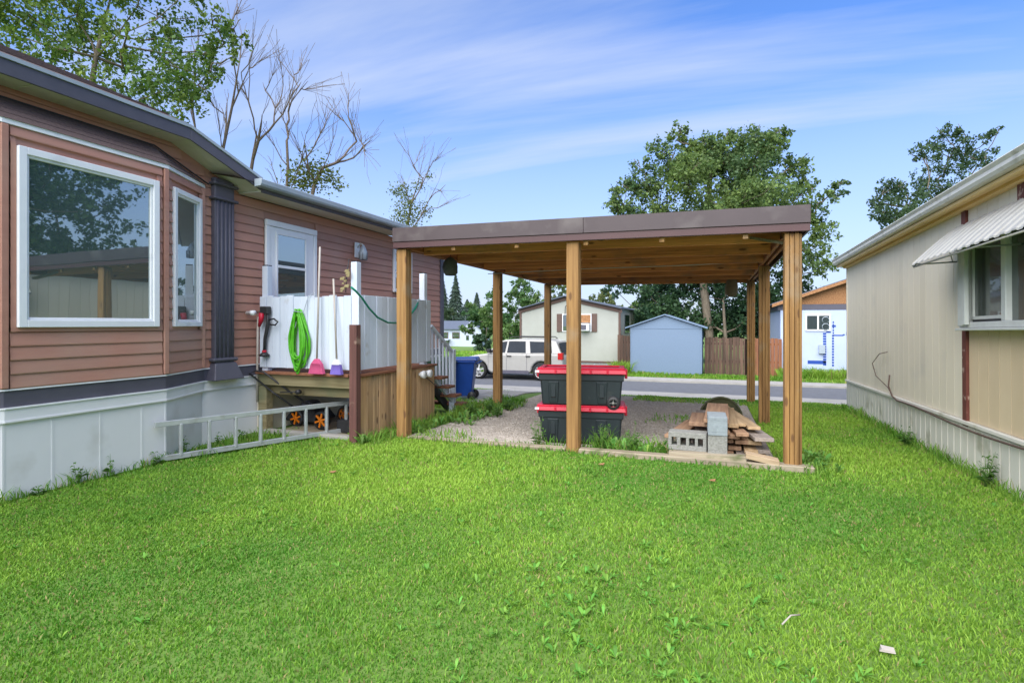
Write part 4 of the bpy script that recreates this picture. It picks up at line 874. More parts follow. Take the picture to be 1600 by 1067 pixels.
# hoop-like dark mesh cover behind the pile
hp = thing('mesh_hoop', (-.35, 8.6, gz(8.6)), 'dark round mesh hoop standing behind the lumber pile', 'hoop')
c = onY(1126, 660, 8.6); pts = [(c[0]+.30*math.cos(t), 8.6+.05*math.sin(2*t), gz(8.6)+.12+.33*math.sin(t)) for t in np.linspace(-.3, math.pi+.3, 18)]
part('frame', MB().tube(pts, .016, 6), 'tarp', hp)
mb = MB(); mb.add([(c[0], 8.75, gz(8.6)+.15)]+[(q[0], q[1]+.01, q[2]) for q in pts], [(0, i+1, i+2) for i in range(len(pts)-1)]); part('mesh_cover', mb, 'tarp', hp)

# ------------------------------------------------------------------ RIGHT HOUSE
rh = thing('mobile_home', (2.4, 5.8, 0), 'beige panelled mobile home with ochre eave and metal awning on the right', 'mobile home', rot=(R(-.9), 0, 0))
def rp_(name, mb, m, parent=None, **k): return part(name, mb, m, parent or rh, local=True, **k)
YN, YF = -12.0, 6.16
def RX(x): return x-2.4
def RYv(y): return y-5.8
rp_('wall', MB().box(.02, 4.6, YN, YF-.0, -.4, 2.66), 'beige')
yb = YF-.03; i = 0
ysp = RYv(6.73)
y = YF
while y > ysp+.05+.1:
    w = .205; y0 = max(y-w, ysp+.055)
    rp_('wall_panel', MB().box(-.006, .018, y0+.0035, y-.0035, .50, 2.64), 'beige'); y -= w
rp_('corner_trim', MB().box(-.016, .05, YF-.02, YF+.03, -.4, 2.64), 'beige', bev=.004)
rp_('trim_strip', MB().box(-.03, .015, ysp-.05, ysp+.05, .44, 2.66), 'rust', bev=.004)
wy0, wy1 = RYv(3.9), RYv(6.64)
y = ysp-.052
while y > YN+.3:
    y0 = y-.205; inw = (y > wy0-.02)
    if inw: rp_('wall_panel', MB().box(-.006, .018, y0+.0035, y-.0035, .50, 1.42), 'tan')
    if inw: rp_('wall_panel', MB().box(-.006, .018, y0+.0035, y-.0035, 2.42, 2.64), 'beige')
    if not inw: rp_('wall_panel', MB().box(-.006, .018, y0+.0035, y-.0035, .50, 2.64), 'beige')
    y -= .205
ss = RYv(5.62); rp_('trim_strip', MB().box(-.03, .012, ss-.06, ss+.06, 2.46, 2.66), 'rust')
# window
rw = rp_('window', MB().box(-.10,.018,wy1-.16,wy1,1.42,2.38).box(-.10,.018,wy0,wy1-.16,1.42,1.475).box(-.10,.018,wy0,wy1-.16,2.33,2.38).box(-.085,.018,RYv(5.80)-.05,RYv(5.80)+.03,1.475,2.33), 'offwhite', bev=.006)
rp_('casement', MB().box(-.125,-.102,wy1-.14,wy1-.04,1.44,2.36).box(-.14,-.104,wy1-.245,wy1-.17,1.45,2.35), 'offwhite', rw, bev=.004)
rp_('sill', MB().box(-.13,.018,wy0,wy1+.015,1.395,1.4185), 'offwhite', rw, bev=.004)
rp_('track', MB().box(-.06,-.04,RYv(5.84),wy1-.2,1.476,1.50), 'black', rw)
rp_('pane', MB().box(-.04,-.03,RYv(5.83),wy1-.165,1.476,2.329), 'glass3', rw); rp_('pane', MB().box(-.04,-.03,wy0,RYv(5.75),1.476,2.329), 'glass3', rw)
rp_('inner_frame', MB().box(-.06,-.041,RYv(5.835),wy1-.166,1.501,1.53).box(-.06,-.041,wy1-.2,wy1-.166,1.53,2.329), 'offwhite', rw)
# eave
rp_('soffit', MB().box(-.174, .02, YN, YF+.05, 2.665, 2.70), 'soffit')
for (x0, z0, z1) in ((-.07, 2.60, 2.664), (-.13, 2.635, 2.664)): rp_('eave_moulding', MB().box(x0, .0, YN, YF+.03, z0+.0, z1) if x0 == -.07 else MB().box(x0, -.072, YN, YF+.035, z0, z1), 'ochre', bev=.012)
rp_('fascia', MB().box(-.174, -.14, YN, YF+.05, 2.62, 2.664), 'ochre', bev=.01)
gp = [(-.175,2.665),(-.225,2.672),(-.24,2.70),(-.235,2.735),(-.255,2.765),(-.25,2.775),(-.175,2.775)]
rp_('gutter', MB().prism([(a, b) for a, b in gp], 'Y', YN, YF+.06), 'creamgutter')
rp_('roof', MB().add([(-.17,YN,2.78),(-.17,YF+.05,2.78),(2.4,YF+.05,3.12),(2.4,YN,3.12),(5,YF+.05,2.78),(5,YN,2.78)], [(0,1,2,3),(3,2,4,5)]), 'shingle')
# skirting
rp_('skirt_rail', MB().box(-.045, .02, YN, YF+.03, .455, .495), 'greyskirt', bev=.006)
y = YF+.02
while y > YN+3:
    w = .165; yo = y
    rp_('skirting_panel', MB().prism([(.01, y-.008), (-.012, y-.012), (-.018, y-.022), (-.018, y-w+.004), (.01, y-w+.004)], 'Z', -.42, .454), 'greyskirt'); y -= w
rp_('skirt_backing', MB().box(.011,.0195,YN,YF,-.42,.454), 'brown')
# cable on the belly rail
pts = [(-.055, RYv(y), .44+.02*math.sin(y*1.7)) for y in np.linspace(3, 8.8, 30)]+[(-.06, RYv(9.0), .50), (-.06, RYv(9.15), .62), (-.06, RYv(9.1), .78)]
rp_('cable', MB().tube(pts, .010, 6), 'brown'); rp_('cable', MB().tube([(-.06, RYv(8.9), .47), (-.06, RYv(9.2), .60), (-.07, RYv(9.75), .72), (-.07, RYv(9.95), .90), (-.06, RYv(9.6), 1.06), (-.06, RYv(9.2), 1.10)], .006, 6), 'brown')
# awning
aw = rp_('awning', MB().box(-.02, .0, RYv(4.2), RYv(6.92), 2.42, 2.46), 'awning')
mb = MB(); Y0, Y1 = RYv(4.2), RYv(6.9); n = 132; V = []
prof = [(-.02, 2.47), (-.15, 2.36), (-.28, 2.235), (-.41, 2.10), (-.413, 2.085)]
for i in range(n+1):
    y = Y0+(Y1-Y0)*i/n; d = .008*(1 if (i//4) % 2 else 0)
    for (a, b) in prof: V.append((a-d*.6, y, b+d))
k = len(prof); mb.add(V, [(i*k+j, i*k+j+1, (i+1)*k+j+1, (i+1)*k+j) for i in range(n) for j in range(k-1)]); rp_('awning_sheet', mb, 'awning', aw)
for s_ in (Y1+.004,): rp_('side_edge', MB().bar((-.02, s_, 2.46), (-.41, s_, 2.08), .015, .03), 'awning', aw)
for yy in (Y1-.12, Y1-1.3): rp_('arm', MB().tube([(-.03, yy, 2.10), (-.40, yy, 2.085)], .008, 5).tube([(-.1, yy, 2.10), (-.16, yy, 2.33)], .005, 5), 'alu', aw)
rp_('front_bar', MB().tube([(-.40, Y0, 2.07), (-.40, Y1, 2.07)], .009, 6), 'awning', aw)
# ------------------------------------------------------------------ ACROSS THE ROAD
# white mobile home, gable end to the road
HY = 26.3; hx0, hx1, hpk = -9.2, -4.2, -6.85; hb_ = -.66
wh = thing('mobile_home', (-6.7, HY, hb_), 'cream mobile home with brown gable trim and shuttered window across the road', 'mobile home')
def zr(x, ridge=2.80, eave=2.22): return ridge-(abs(x-hpk)/(hpk-hx0 if x < hpk else hx1-hpk))*(ridge-eave)
part('wall', MB().prism([(hx0,-.35),(hx1,-.35),(hx1,2.2),(hpk,2.78),(hx0,2.2)], 'Y', HY, HY+14), 'homewall', wh)
for (a, b) in (((hx0-.12, 2.17), (hpk, 2.80)), ((hpk, 2.80), (hx1+.12, 2.17))):
    part('roof', MB().add([(a[0],HY-.25,a[1]),(b[0],HY-.25,b[1]),(b[0],HY+14,b[1]),(a[0],HY+14,a[1]),(a[0],HY-.25,a[1]+.05),(b[0],HY-.25,b[1]+.05),(b[0],HY+14,b[1]+.05),(a[0],HY+14,a[1]+.05)], [(0,3,2,1),(4,5,6,7),(0,1,5,4),(1,2,6,5),(2,3,7,6),(3,0,4,7)]), 'farroof', wh)
    part('gable_trim', MB().hexa([(a[0],HY-.06,a[1]-.20),(b[0],HY-.06,b[1]-.20),(b[0],HY-.01,b[1]-.20),(a[0],HY-.01,a[1]-.20)], [(a[0],HY-.06,a[1]),(b[0],HY-.06,b[1]),(b[0],HY-.01,b[1]),(a[0],HY-.01,a[1])]), 'brown', wh)
for x in (hx0, hx1): part('corner_trim', MB().box(x-.05, x+.05, HY-.04, HY+.05, -.35, 2.05), 'brown', wh)
part('base_trim', MB().box(hx0-.04, hx1+.04, HY-.05, HY+14, -.44, -.35), 'brown', wh)
part('skirting', MB().box(hx0+.02, hx1-.02, HY-.02, HY+13.9, -.75, -.44), 'foundation', wh)
for k in range(9):
    x = hx0+.2+k*.6; part('skirt_board', MB().box(x, x+.56, HY-.035, HY-.022, -.70, -.48), 'cinder', wh)
y0 = HY-.01; wa, wb = onY(880, 492, y0), onY(923, 517, y0)
wfr = part('window', MB().box(wa[0]-.04, wb[0]+.04, HY-.05, HY-.001, wb[2]-.04, wa[2]+.04), 'white', wh)
part('pane', MB().box(wa[0], (wa[0]+wb[0])/2-.25, HY-.06, HY-.052, wb[2], wa[2]), 'glass2', wfr); part('board_cover', MB().box((wa[0]+wb[0])/2-.22, wb[0], HY-.06, HY-.052, wb[2]+.4, wa[2]), 'osb', wfr)
part('pane', MB().box((wa[0]+wb[0])/2-.22, wb[0], HY-.058, HY-.051, wb[2], wb[2]+.39), 'glass2', wfr)
part('air_conditioner', MB().box(wb[0]-.55, wb[0]-.02, HY-.35, HY-.061, wb[2], wb[2]+.36), 'white', wfr, bev=.02); part('grille', MB().box(wb[0]-.5, wb[0]-.15, HY-.36, HY-.351, wb[2]+.05, wb[2]+.3), 'charcoal', wfr)
for x in (wa[0]-.32, wb[0]+.05): part('shutter', MB().box(x, x+.26, HY-.04, HY-.005, wb[2]-.05, wa[2]+.05), 'brown', wh)
for k in range(3): part('window', MB().box(hx1+.001, hx1+.04, HY+1.5+k*3.6, HY+3+k*3.6, 1.0, 1.9), 'glass2', wh)
part('cable', MB().tube([(wa[0]+.1, HY-.06, wa[2]), (wa[0]+.12, HY-.07, wa[2]+.4), (wa[0]+.3, HY-.07, 2.5)], .015, 4), 'black', wh)
# blue shed
SY = 24.3; s0, s1 = -3.41, -.45; sm_ = -1.95
sh = thing('shed', (sm_, SY, -.7), 'windowless pale blue painted shed with gable roof across the road', 'shed')
part('wall', MB().prism([(s0,-.75),(s1,-.75),(s1,1.30),(sm_,1.79),(s0,1.30)], 'Y', SY, SY+3), 'shedblue', sh)
for (a, b) in (((s0-.22, 1.245), (sm_, 1.82)), ((sm_, 1.82), (s1+.22, 1.245))):
    part('roof', MB().hexa([(a[0],SY-.12,a[1]),(b[0],SY-.12,b[1]),(b[0],SY+3.1,b[1]),(a[0],SY+3.1,a[1])], [(a[0],SY-.12,a[1]+.05),(b[0],SY-.12,b[1]+.05),(b[0],SY+3.1,b[1]+.05),(a[0],SY+3.1,a[1]+.05)]), 'shedblue', sh)
part('batten', MB().box(s0, s1, SY-.012, SY-.001, 1.24, 1.27), 'shedblue', sh)
for x in (s0, s1-.06): part('corner_trim', MB().box(x, x+.06, SY-.014, SY-.002, -.7, 1.22), 'shedblue', sh)
# fences
def fence(x0, x1, y, m, label, zt, w=.14, group=None):
    f = thing('board_fence', ((x0+x1)/2, y, -.7), label, 'fence', group); x = x0; g = random.Random(int(x0*10+50)); top = zt
    while x < x1-.05:
        part('board', MB().box(x, x+w-.012, y-.01, y+.012+g.uniform(0,.01), -.72, top+g.uniform(-.03,.03)), m, f); x += w
    part('rail', MB().box(x0, x1, y+.022, y+.06, -.2, -.1).box(x0, x1, y+.022, y+.06, .55, .65), m, f)
fence(-.35, 1.25, 25.0, 'fencedark', 'weathered dark brown board fence right of the blue shed', .86)
fence(1.26, 2.6, 25.0, 'fenceorange', 'newer orange stained board fence behind the right carport posts', .84)
fence(-4.15, -3.35, 25.4, 'fencedark', 'short dark board fence between cream home and blue shed', .92)
# wrapped house with OSB gable
OY = 25.2; o0, o1, om = 2.62, 7.3, 4.95
oh = thing('wrapped_house', (om, OY, -.7), 'house under renovation in pale blue wrap with bare wood gable across the road', 'house')
part('wall', MB().box(o0, o1, OY, OY+9, -.4, 2.02), 'wrap', oh)
part('foundation', MB().box(o0+.02, o1, OY+.01, OY+9, -.85, -.402), 'foundation', oh)
part('gable', MB().prism([(o0,2.25),(o1,2.25),(om,3.12)], 'Y', OY, OY+.2), 'osb', oh)
part('gable', MB().prism([(o0,2.25),(o1,2.25),(om,3.12)], 'Y', OY+8.8, OY+9), 'osb', oh)
part('eave_band', MB().box(o0-.1, o1, OY-.02, OY+9, 2.022, 2.245), 'charcoal', oh)
for (a, b) in (((o0-.35, 2.23), (om, 3.18)), ((om, 3.18), (o1+.35, 2.23))):
    part('roof', MB().hexa([(a[0],OY-.3,a[1]),(b[0],OY-.3,b[1]),(b[0],OY+9,b[1]),(a[0],OY+9,a[1])], [(a[0],OY-.3,a[1]+.06),(b[0],OY-.3,b[1]+.06),(b[0],OY+9,b[1]+.06),(a[0],OY+9,a[1]+.06)]), 'farroof', oh)
    part('barge_board', MB().hexa([(a[0],OY-.33,a[1]-.10),(b[0],OY-.33,b[1]-.10),(b[0],OY-.302,b[1]-.10),(a[0],OY-.302,a[1]-.10)], [(a[0],OY-.33,a[1]+.03),(b[0],OY-.33,b[1]+.03),(b[0],OY-.302,b[1]+.03),(a[0],OY-.302,a[1]+.03)]), 'osb', oh)
a, b = onY(1258, 491, OY), onY(1298, 517, OY)
ow = part('window', MB().box(a[0], b[0], OY-.05, OY-.001, b[2], a[2]), 'white', oh)
xm_ = (a[0]+b[0])/2
part('pane', MB().box(a[0]+.06, xm_-.03, OY-.056, OY-.051, b[2]+.06, a[2]-.06), 'glass2', ow); part('pane', MB().box(xm_+.03, b[0]-.06, OY-.056, OY-.051, b[2]+.06, a[2]-.06), 'glass2', ow)
part('fan_grille', MB().lathe((xm_+.27, OY-.06, (a[2]+b[2])/2+.1), [(.12,0),(.14,-.01),(.12,-.02)], 12, 'Y').lathe((xm_+.27, OY-.06, (a[2]+b[2])/2-.17), [(.12,0),(.14,-.01),(.12,-.02)], 12, 'Y'), 'gutter', ow)
def tp(x0, y0, x1, y1):
    a, b = onY(x0, y0, OY), onY(x1, y1, OY); part('tape', MB().box(min(a[0],b[0]), max(a[0],b[0]), OY-.006, OY-.001, min(a[2],b[2]), max(a[2],b[2])), 'tape', oh)
for k in range(13): tp(1286, 520+k*4, 1291, 523+k*4)
for k in range(17): tp(1301-(k > 4)*1, 502+k*4.2, 1303, 505+k*4.2)
tp(1262, 563, 1291, 569); tp(1291, 514, 1298, 520); tp(1302, 523, 1318, 525); tp(1317, 522, 1320, 524); tp(1322, 519, 1325, 524); tp(1300, 508, 1306, 511)
part('electric_box', MB().box(o0+.1+1.3, o0+1.62, OY-.12, OY-.002, .25, .6), 'gutter', oh)
# SUV parked on the far side facing left
car = thing('parked_car', (-7.6, 21.15, gz(21)+.004), 'champagne coloured suv parked across the road', 'car')
cg = gz(21)+.006
def carbody():
    x0 = -9.75; L_ = 4.35; yn, yf = 20.28, 22.02
    def P(u, z): return (x0+u*L_, cg+z)
    low = [(0.0,.38),(0.0,.62),(.015,.74),(.06,.86),(.17,.97),(.275,1.03),(.97,1.06),(.995,.95),(1.0,.62),(.985,.38)]
    arches = []
    def arch(cu, r):
        return [(cu+ -math.cos(t)*r/L_*-1*1.0 if False else cu+math.cos(t)*r/L_, .36+math.sin(t)*r) for t in np.linspace(0, math.pi, 9)]
    poly = low+[(.97,.30)]+arch(.80, .41)+[(.68,.27),(.32,.27)]+arch(.19, .41)+[(.03,.30)]
    poly = [P(*q) for q in poly]
    mb = MB().prism(poly, 'Y', yn, yf)
    # bonnet taper & greenhouse
    roof_ = [(.275,1.02),(.385,1.50),(.45,1.585),(.60,1.62),(.86,1.60),(.93,1.54),(.985,1.06)]
    n = len(roof_); V = []
    for (u, z) in roof_:
        k = (z-1.02)/.6*.16; q = P(u, z); V += [(q[0], yn+.02+k, q[1]), (q[0], yf-.02-k, q[1])]
    f = [(2*i, 2*i+1, 2*i+3, 2*i+2) for i in range(n-1)]+[tuple(range(0, 2*n, 2)), tuple(range(1, 2*n, 2))[::-1]]
    top = MB().add(V, f); return mb, top, P, yn, yf
bd, tpm, CPt, yn, yf = carbody()
cb = part('body', bd, 'carpaint', car, bev=.07); cb.modifiers[0].segments = 4; tpo = part('cabin', tpm, 'carpaint', car, bev=.03); tpo.modifiers[0].segments = 3
def sidewin(pts, name='side_window', m='carglass'):
    V = []
    for (u, z) in pts:
        k = (z-1.02)/.6*.16; q = CPt(u, z); V += [(q[0], yn+.012+k, q[1])]
    for (u, z) in pts:
        k = (z-1.02)/.6*.16; q = CPt(u, z); V += [(q[0], yn+.06+k, q[1])]
    n = len(pts); part(name, MB().add(V, [tuple(range(n)), tuple(range(2*n-1, n-1, -1))]+[(i, i+n, (i+1)%n+n, (i+1)%n) for i in range(n)]), m, car)
sidewin([(.30,1.08),(.455,1.08),(.47,1.52),(.42,1.50)]); sidewin([(.475,1.08),(.655,1.08),(.645,1.53),(.487,1.53)]); sidewin([(.70,1.08),(.90,1.10),(.885,1.51),(.685,1.53)])
ws = MB(); 
for (u, z) in ((.283,1.06),(.378,1.46)):
    k = (z-1.02)/.6*.16; q = CPt(u, z); ws.v += [(q[0]-.012, yn+.09+k, q[1]), (q[0]-.012, yf-.09-k, q[1])]
ws.f.append((0,1,3,2)); ws.smooth.append(False); part('windscreen', ws, 'carglass', car)
q1, q2 = CPt(.99,1.10), CPt(.945,1.48)
part('rear_window', MB().add([(q1[0]+.01,yn+.12,q1[1]),(q1[0]+.01,yf-.12,q1[1]),(q2[0]+.02,yf-.24,q2[1]),(q2[0]+.02,yn+.24,q2[1])], [(0,1,2,3)]), 'carglass', car)
for u in (.19, .80): 
    q = CPt(u, .355); wheel((q[0], yn+.12, q[1]), .355, .23, 'tyre', 'rim', car, spokes=6); wheel((q[0], yf-.12, q[1]), .355, .23, 'tyre', 'rim', car, spokes=6)
for u in (.555, .735): q = CPt(u-.10, .93); part('door_handle', MB().box(q[0]+.1, q[0]+.28, yn-.03, yn-.001, q[1], q[1]+.04), 'black', car)
for u in (.29, .47, .665): q = CPt(u, .35); part('door_seam', MB().box(q[0], q[0]+.012, yn-.003, yn+.01, q[1]+.02, cg+1.03), 'charcoal', car)
q = CPt(.30, 1.07); part('mirror', MB().box(q[0]-.02, q[0]+.12, yn-.2, yn-.0, q[1], q[1]+.15), 'black', car, bev=.02)
q = CPt(.955, .86); part('tail_light', MB().box(q[0], q[0]+.19, yn-.012, yn+.2, q[1]-.02, q[1]+.24), 'taillight', car, bev=.01)
q = CPt(.004, .72); part('headlight', MB().box(q[0]-.015, q[0]+.3, yn-.010, yn+.3, q[1]-.08, q[1]+.05), 'alu', car, bev=.01)
q = CPt(.34, .29); part('sill_trim', MB().box(q[0], q[0]+1.5, yn-.015, yn+.05, q[1]-.02, q[1]+.1), 'charcoal', car)
q = CPt(.47, 1.64); part('roof_rack', MB().tube([(q[0], yn+.28, q[1]), (q[0]+.1, yn+.28, q[1]+.06), (q[0]+1.6, yn+.28, q[1]+.05), (q[0]+1.7, yn+.28, q[1]-.02)], .02, 6).tube([(q[0], yf-.28, q[1]), (q[0]+.1, yf-.28, q[1]+.06), (q[0]+1.6, yf-.28, q[1]+.05), (q[0]+1.7, yf-.28, q[1]-.02)], .02, 6), 'black', car)
q = CPt(.975, .5); part('bumper', MB().box(q[0]+.05, q[0]+.17, yn+.05, yf-.05, cg+.38, cg+.62), 'charcoal', car, bev=.03)
# far house
c = atD(716, 535, 60); fx, fy, fzb = c[0], c[1], -1.2
FHS = .75
fh = thing('far_house', (fx, fy, fzb), 'small white two storey house with dark roof far down the street', 'house', rot=(0,0,R(12))); fh.scale = (FHS,)*3
lp = lambda n, mb, m, p=None: part(n, mb, m, p or fh, local=True)
lp('wall', MB().box(-3.6,.4,0,6,0,2.9), 'farwall'); lp('wall', MB().prism([(.4,0),(3.6,0),(3.6,2.5),(2.0,3.9),(.4,2.5)], 'Y', -.5, 6), 'farwall')
lp('roof', MB().hexa([(-4,-.4,2.7),(2.0,-.4,2.7),(2.0,3,3.9),(-4,3,3.9)], [(-4,-.4,2.8),(2.0,-.4,2.8),(2.0,3,4.0),(-4,3,4.0)]), 'farroof')
lp('roof', MB().hexa([(2.0,-.8,3.95),(3.9,-.8,2.3),(3.9,6,2.3),(2.0,6,3.95)], [(2.0,-.8,4.05),(3.9,-.8,2.4),(3.9,6,2.4),(2.0,6,4.05)]), 'farroof')
for (x, z) in ((-2.6, 1.4), (-.9, 1.4), (-2.5, .2)): 
    w = lp('window', MB().box(x,x+1.1,-.06,-.01,z,z+.9), 'brown'); lp('pane', MB().box(x+.08,x+1.02,-.07,-.061,z+.08,z+.82), 'glass2', w)
for x in (1.3, 2.6): lp('window', MB().box(x,x+.4,-.56,-.51,1.2,1.9), 'glass2')
lp('balcony', MB().box(-3.4,-1.2,-1.2,-.05,1.15,1.3), 'farwall')

# ------------------------------------------------------------------ TREES
def tree(name, base, trunk_pts, clumps, label, tone, leaf=.11, per=260, rc=.9, tipr=.012, bark='bark', group=None, twigs=0, seed=0, tone2=None, flat=.75, rpow=.45, steep=0, jit=.05):
    """clumps: list of (x,y,z,r) relative to base; every clump hangs on a limb that grows from the nearest lower node"""
    g = random.Random(seed); rg = np.random.default_rng(seed+100)
    nodes_ = [Vector(p) for p in trunk_pts]; par = [-1]+list(range(len(trunk_pts)-1)); paths = [list(range(len(trunk_pts)))]
    cl = sorted(clumps, key=lambda c: (Vector(c[:3])-Vector(trunk_pts[-1])).length)
    for c in cl:
        t = Vector(c[:3]); best, bi = 1e9, 1
        for i, q in enumerate(nodes_):
            if i == 0: continue
            d = (t-q); s = d.length+1.3*max(0, q.z-t.z+.25*math.hypot(d.x, d.y))+2.5*max(0, steep*math.hypot(d.x, d.y)-d.z)
            if s < best: best, bi = s, i
        p0 = nodes_[bi]; n = max(2, int((t-p0).length/.7)); path = [bi]; prev = bi
        side = Vector((g.uniform(-1,1), g.uniform(-1,1), 0))*(.04 if steep else .08)*(t-p0).length
        for k in range(1, n+1):
            u = k/n; q = p0.lerp(t, u)+side*math.sin(u*math.pi)-Vector((0,0,1))*math.sin(u*math.pi)*.08*(t-p0).length+Vector((g.uniform(-1,1),g.uniform(-1,1),g.uniform(-1,1)))*jit
            if k == n: q = t
            nodes_.append(q); par.append(prev); prev = len(nodes_)-1; path.append(prev)
        paths.append(path)
        for w in range(twigs):
            a = nodes_[path[g.randint(max(1, len(path)//3), len(path)-1)]]; d0 = (t-p0).normalized(); d = (d0*(1.3 if steep else 1.1)+Vector((g.uniform(-1,1),g.uniform(-1,1),g.uniform(-.2,1)))*.75).normalized()
            L_ = g.uniform(.35, 1.0)*c[3]*(1.5 if steep else 1); ai = nodes_.index(a); pth_ = [ai]; pv = ai
            for k in (1, 2, 3):
                nodes_.append(a+d*L_*k/3+Vector((g.uniform(-1,1),g.uniform(-1,1),g.uniform(0,1)))*.05*L_); par.append(pv); pv = len(nodes_)-1; pth_.append(pv)
            paths.append(pth_)
    cnt = [0]*len(nodes_); ch = [0]*len(nodes_)
    for i, p in enumerate(par):
        if p >= 0: ch[p] += 1
    for i in range(len(nodes_)-1, -1, -1):
        if ch[i] == 0: cnt[i] = 1
        if par[i] >= 0: cnt[par[i]] += cnt[i]
    rad = [tipr*max(1, c)**rpow for c in cnt]
    mb = MB()
    for k, path in enumerate(paths):
        rr = [rad[i] for i in path]
        if k > 0: rr[0] = min(rr[0], rr[1]*1.25)
        if k == 0: rr[0] *= 1.25
        mb.tube([nodes_[i] for i in path], rr, 8 if k == 0 else (5 if twigs == 0 or len(path) > 4 else 4), cap=False)
    root = thing(name, base, label, 'tree', group)
    part('trunk', mb, bark, root, local=True)
    if per:
        V, C = [], []
        for c in clumps:
            n = int(per*(c[3]/rc)**2); 
            if n <= 0: continue
            sub = rg.normal(0, 1, (max(3, n//30), 3)); sub /= np.linalg.norm(sub, axis=1)[:,None]; sub *= (rg.uniform(.15, 1, (len(sub),1))**.5)*c[3]*np.array((1,1,flat))
            k = rg.integers(0, len(sub), n); pos = np.array(c[:3])+sub[k]+rg.normal(0, .10*c[3]+.03, (n,3))
            s = leaf*rg.uniform(.4, 1.5, n)[:,None]; a = rg.normal(0, 1, (n,3)); a /= np.linalg.norm(a, axis=1)[:,None]; b = np.cross(a, rg.normal(0, 1, (n,3))+np.array((0,0,.6))); b /= np.linalg.norm(b, axis=1)[:,None]
            V.append(np.stack([pos-a*s*.5, pos+b*s*.34, pos+a*s*.6, pos-b*s*.34], 1))
            t2 = np.array(tone2 or tone); mixv = np.clip(rg.uniform(0,1)+rg.normal(0,.25,n), 0, 1)[:,None]; col = (np.array(tone)*(1-mixv)+t2*mixv)*rg.uniform(.65, 1.3, (n,1))
            C.append(np.repeat(col[:,None], 4, 1))
        V = np.concatenate(V).reshape(-1,3); C = np.concatenate(C).reshape(-1,3); Fc = np.arange(len(V)).reshape(-1,4)
        npobj('crown', npmesh('crown', V, Fc, C), 'leaf', parent=root)
    return root
def blobs(n, c, r, seed, cr=(.6, 1.1), shell=.35, zmin=None):
    g = random.Random(seed); o = []
    while len(o) < n:
        v = Vector((g.uniform(-1,1), g.uniform(-1,1), g.uniform(-1,1)))
        if v.length > 1 or v.length < shell: continue
        z = c[2]+v.z*r[2]
        if zmin is not None and z < zmin: continue
        o.append((c[0]+v.x*r[0], c[1]+v.y*r[1], z, g.uniform(*cr)))
    return o
def rel(px, py, D, base): p = atD(px, py, D); return (p[0]-base[0], p[1]-base[1], p[2]-base[2])
GL, GL2 = (.055,.10,.028), (.10,.165,.035)
# big tree behind the fence (two trunks)
b0 = atD(1110, 560, 29); b0 = (b0[0], b0[1], -.7)
tk = [(0,0,0), rel(1108,520,29,b0), rel(1100,450,29,b0), rel(1098,400,29,b0), rel(1105,330,29,b0), rel(1110,270,29,b0)]
cl = blobs(36, rel(1110,330,29,b0), (4.6,3.5,3.4), 2, (.9,1.5))+blobs(12, rel(1105,250,29,b0), (3.2,2.6,1.4), 3, (.7,1.15))
for (x, y, r) in ((1062,205,.55),(1068,225,.6),(1085,235,.6),(1215,215,.6),(1210,230,.7),(1130,225,.6),(1165,230,.6),(1000,262,.7),(975,320,.8),(1015,300,.9),(1245,255,.7),(960,300,.5),(1290,310,.6),(1310,290,.5),(1275,330,.8),(1290,360,.8),(1270,390,.9),(1290,415,.8),(1255,420,1),(1030,235,.8),(1045,260,1),(1190,245,.9),(1235,262,.9),(1262,285,.8),(1005,285,1),(980,295,.8),(1020,330,1.2),(965,325,.7),(1245,310,1.1),(1180,290,1.2),(1140,250,.9),(1080,260,1.1),(1060,215,.5),(1222,205,.4),(1218,225,.5),(1175,215,.5),(1135,215,.5),(1100,225,.6),(990,345,.7),(1315,305,.4),(1230,390,1.2),(1260,350,1.0)):
    q = rel(x, y, 28.5, b0); cl.append((*q, r))
tree('broadleaf_tree', b0, tk, cl, 'large leafy tree rising behind the carport and the blue shed', (.065,.12,.045), leaf=.145, per=640, tipr=.016, seed=4, tone2=(.17,.245,.065), rpow=.5, twigs=2)
b1 = atD(1136, 560, 28.4); b1 = (b1[0], b1[1], -.7)
tk = [(0,0,0), rel(1133,520,28.4,b1), rel(1130,470,28.4,b1), rel(1140,440,28.4,b1), rel(1150,400,28.4,b1)]
cl = blobs(30, rel(1130,470,30.5,b1), (4.6,1.8,2.0), 7, (.8,1.3))+[(*rel(x,y,29.5,b1), r) for x, y, r in ((1010,450,.8),(985,440,.6),(960,452,.6),(1035,480,1),(1060,500,1.1),(1180,480,1.1),(1200,500,1),(1060,530,1),(1160,520,1),(1020,500,.8),(1005,490,.7),(1240,500,.9),(1195,540,1),(1110,500,1.0))]
tree('broadleaf_tree', b1, tk, cl, 'dark leafy tree with pale trunk low behind the brown fence', (.03,.075,.04), leaf=.17, per=560, tipr=.018, seed=5, tone2=(.06,.12,.045), rpow=.5)
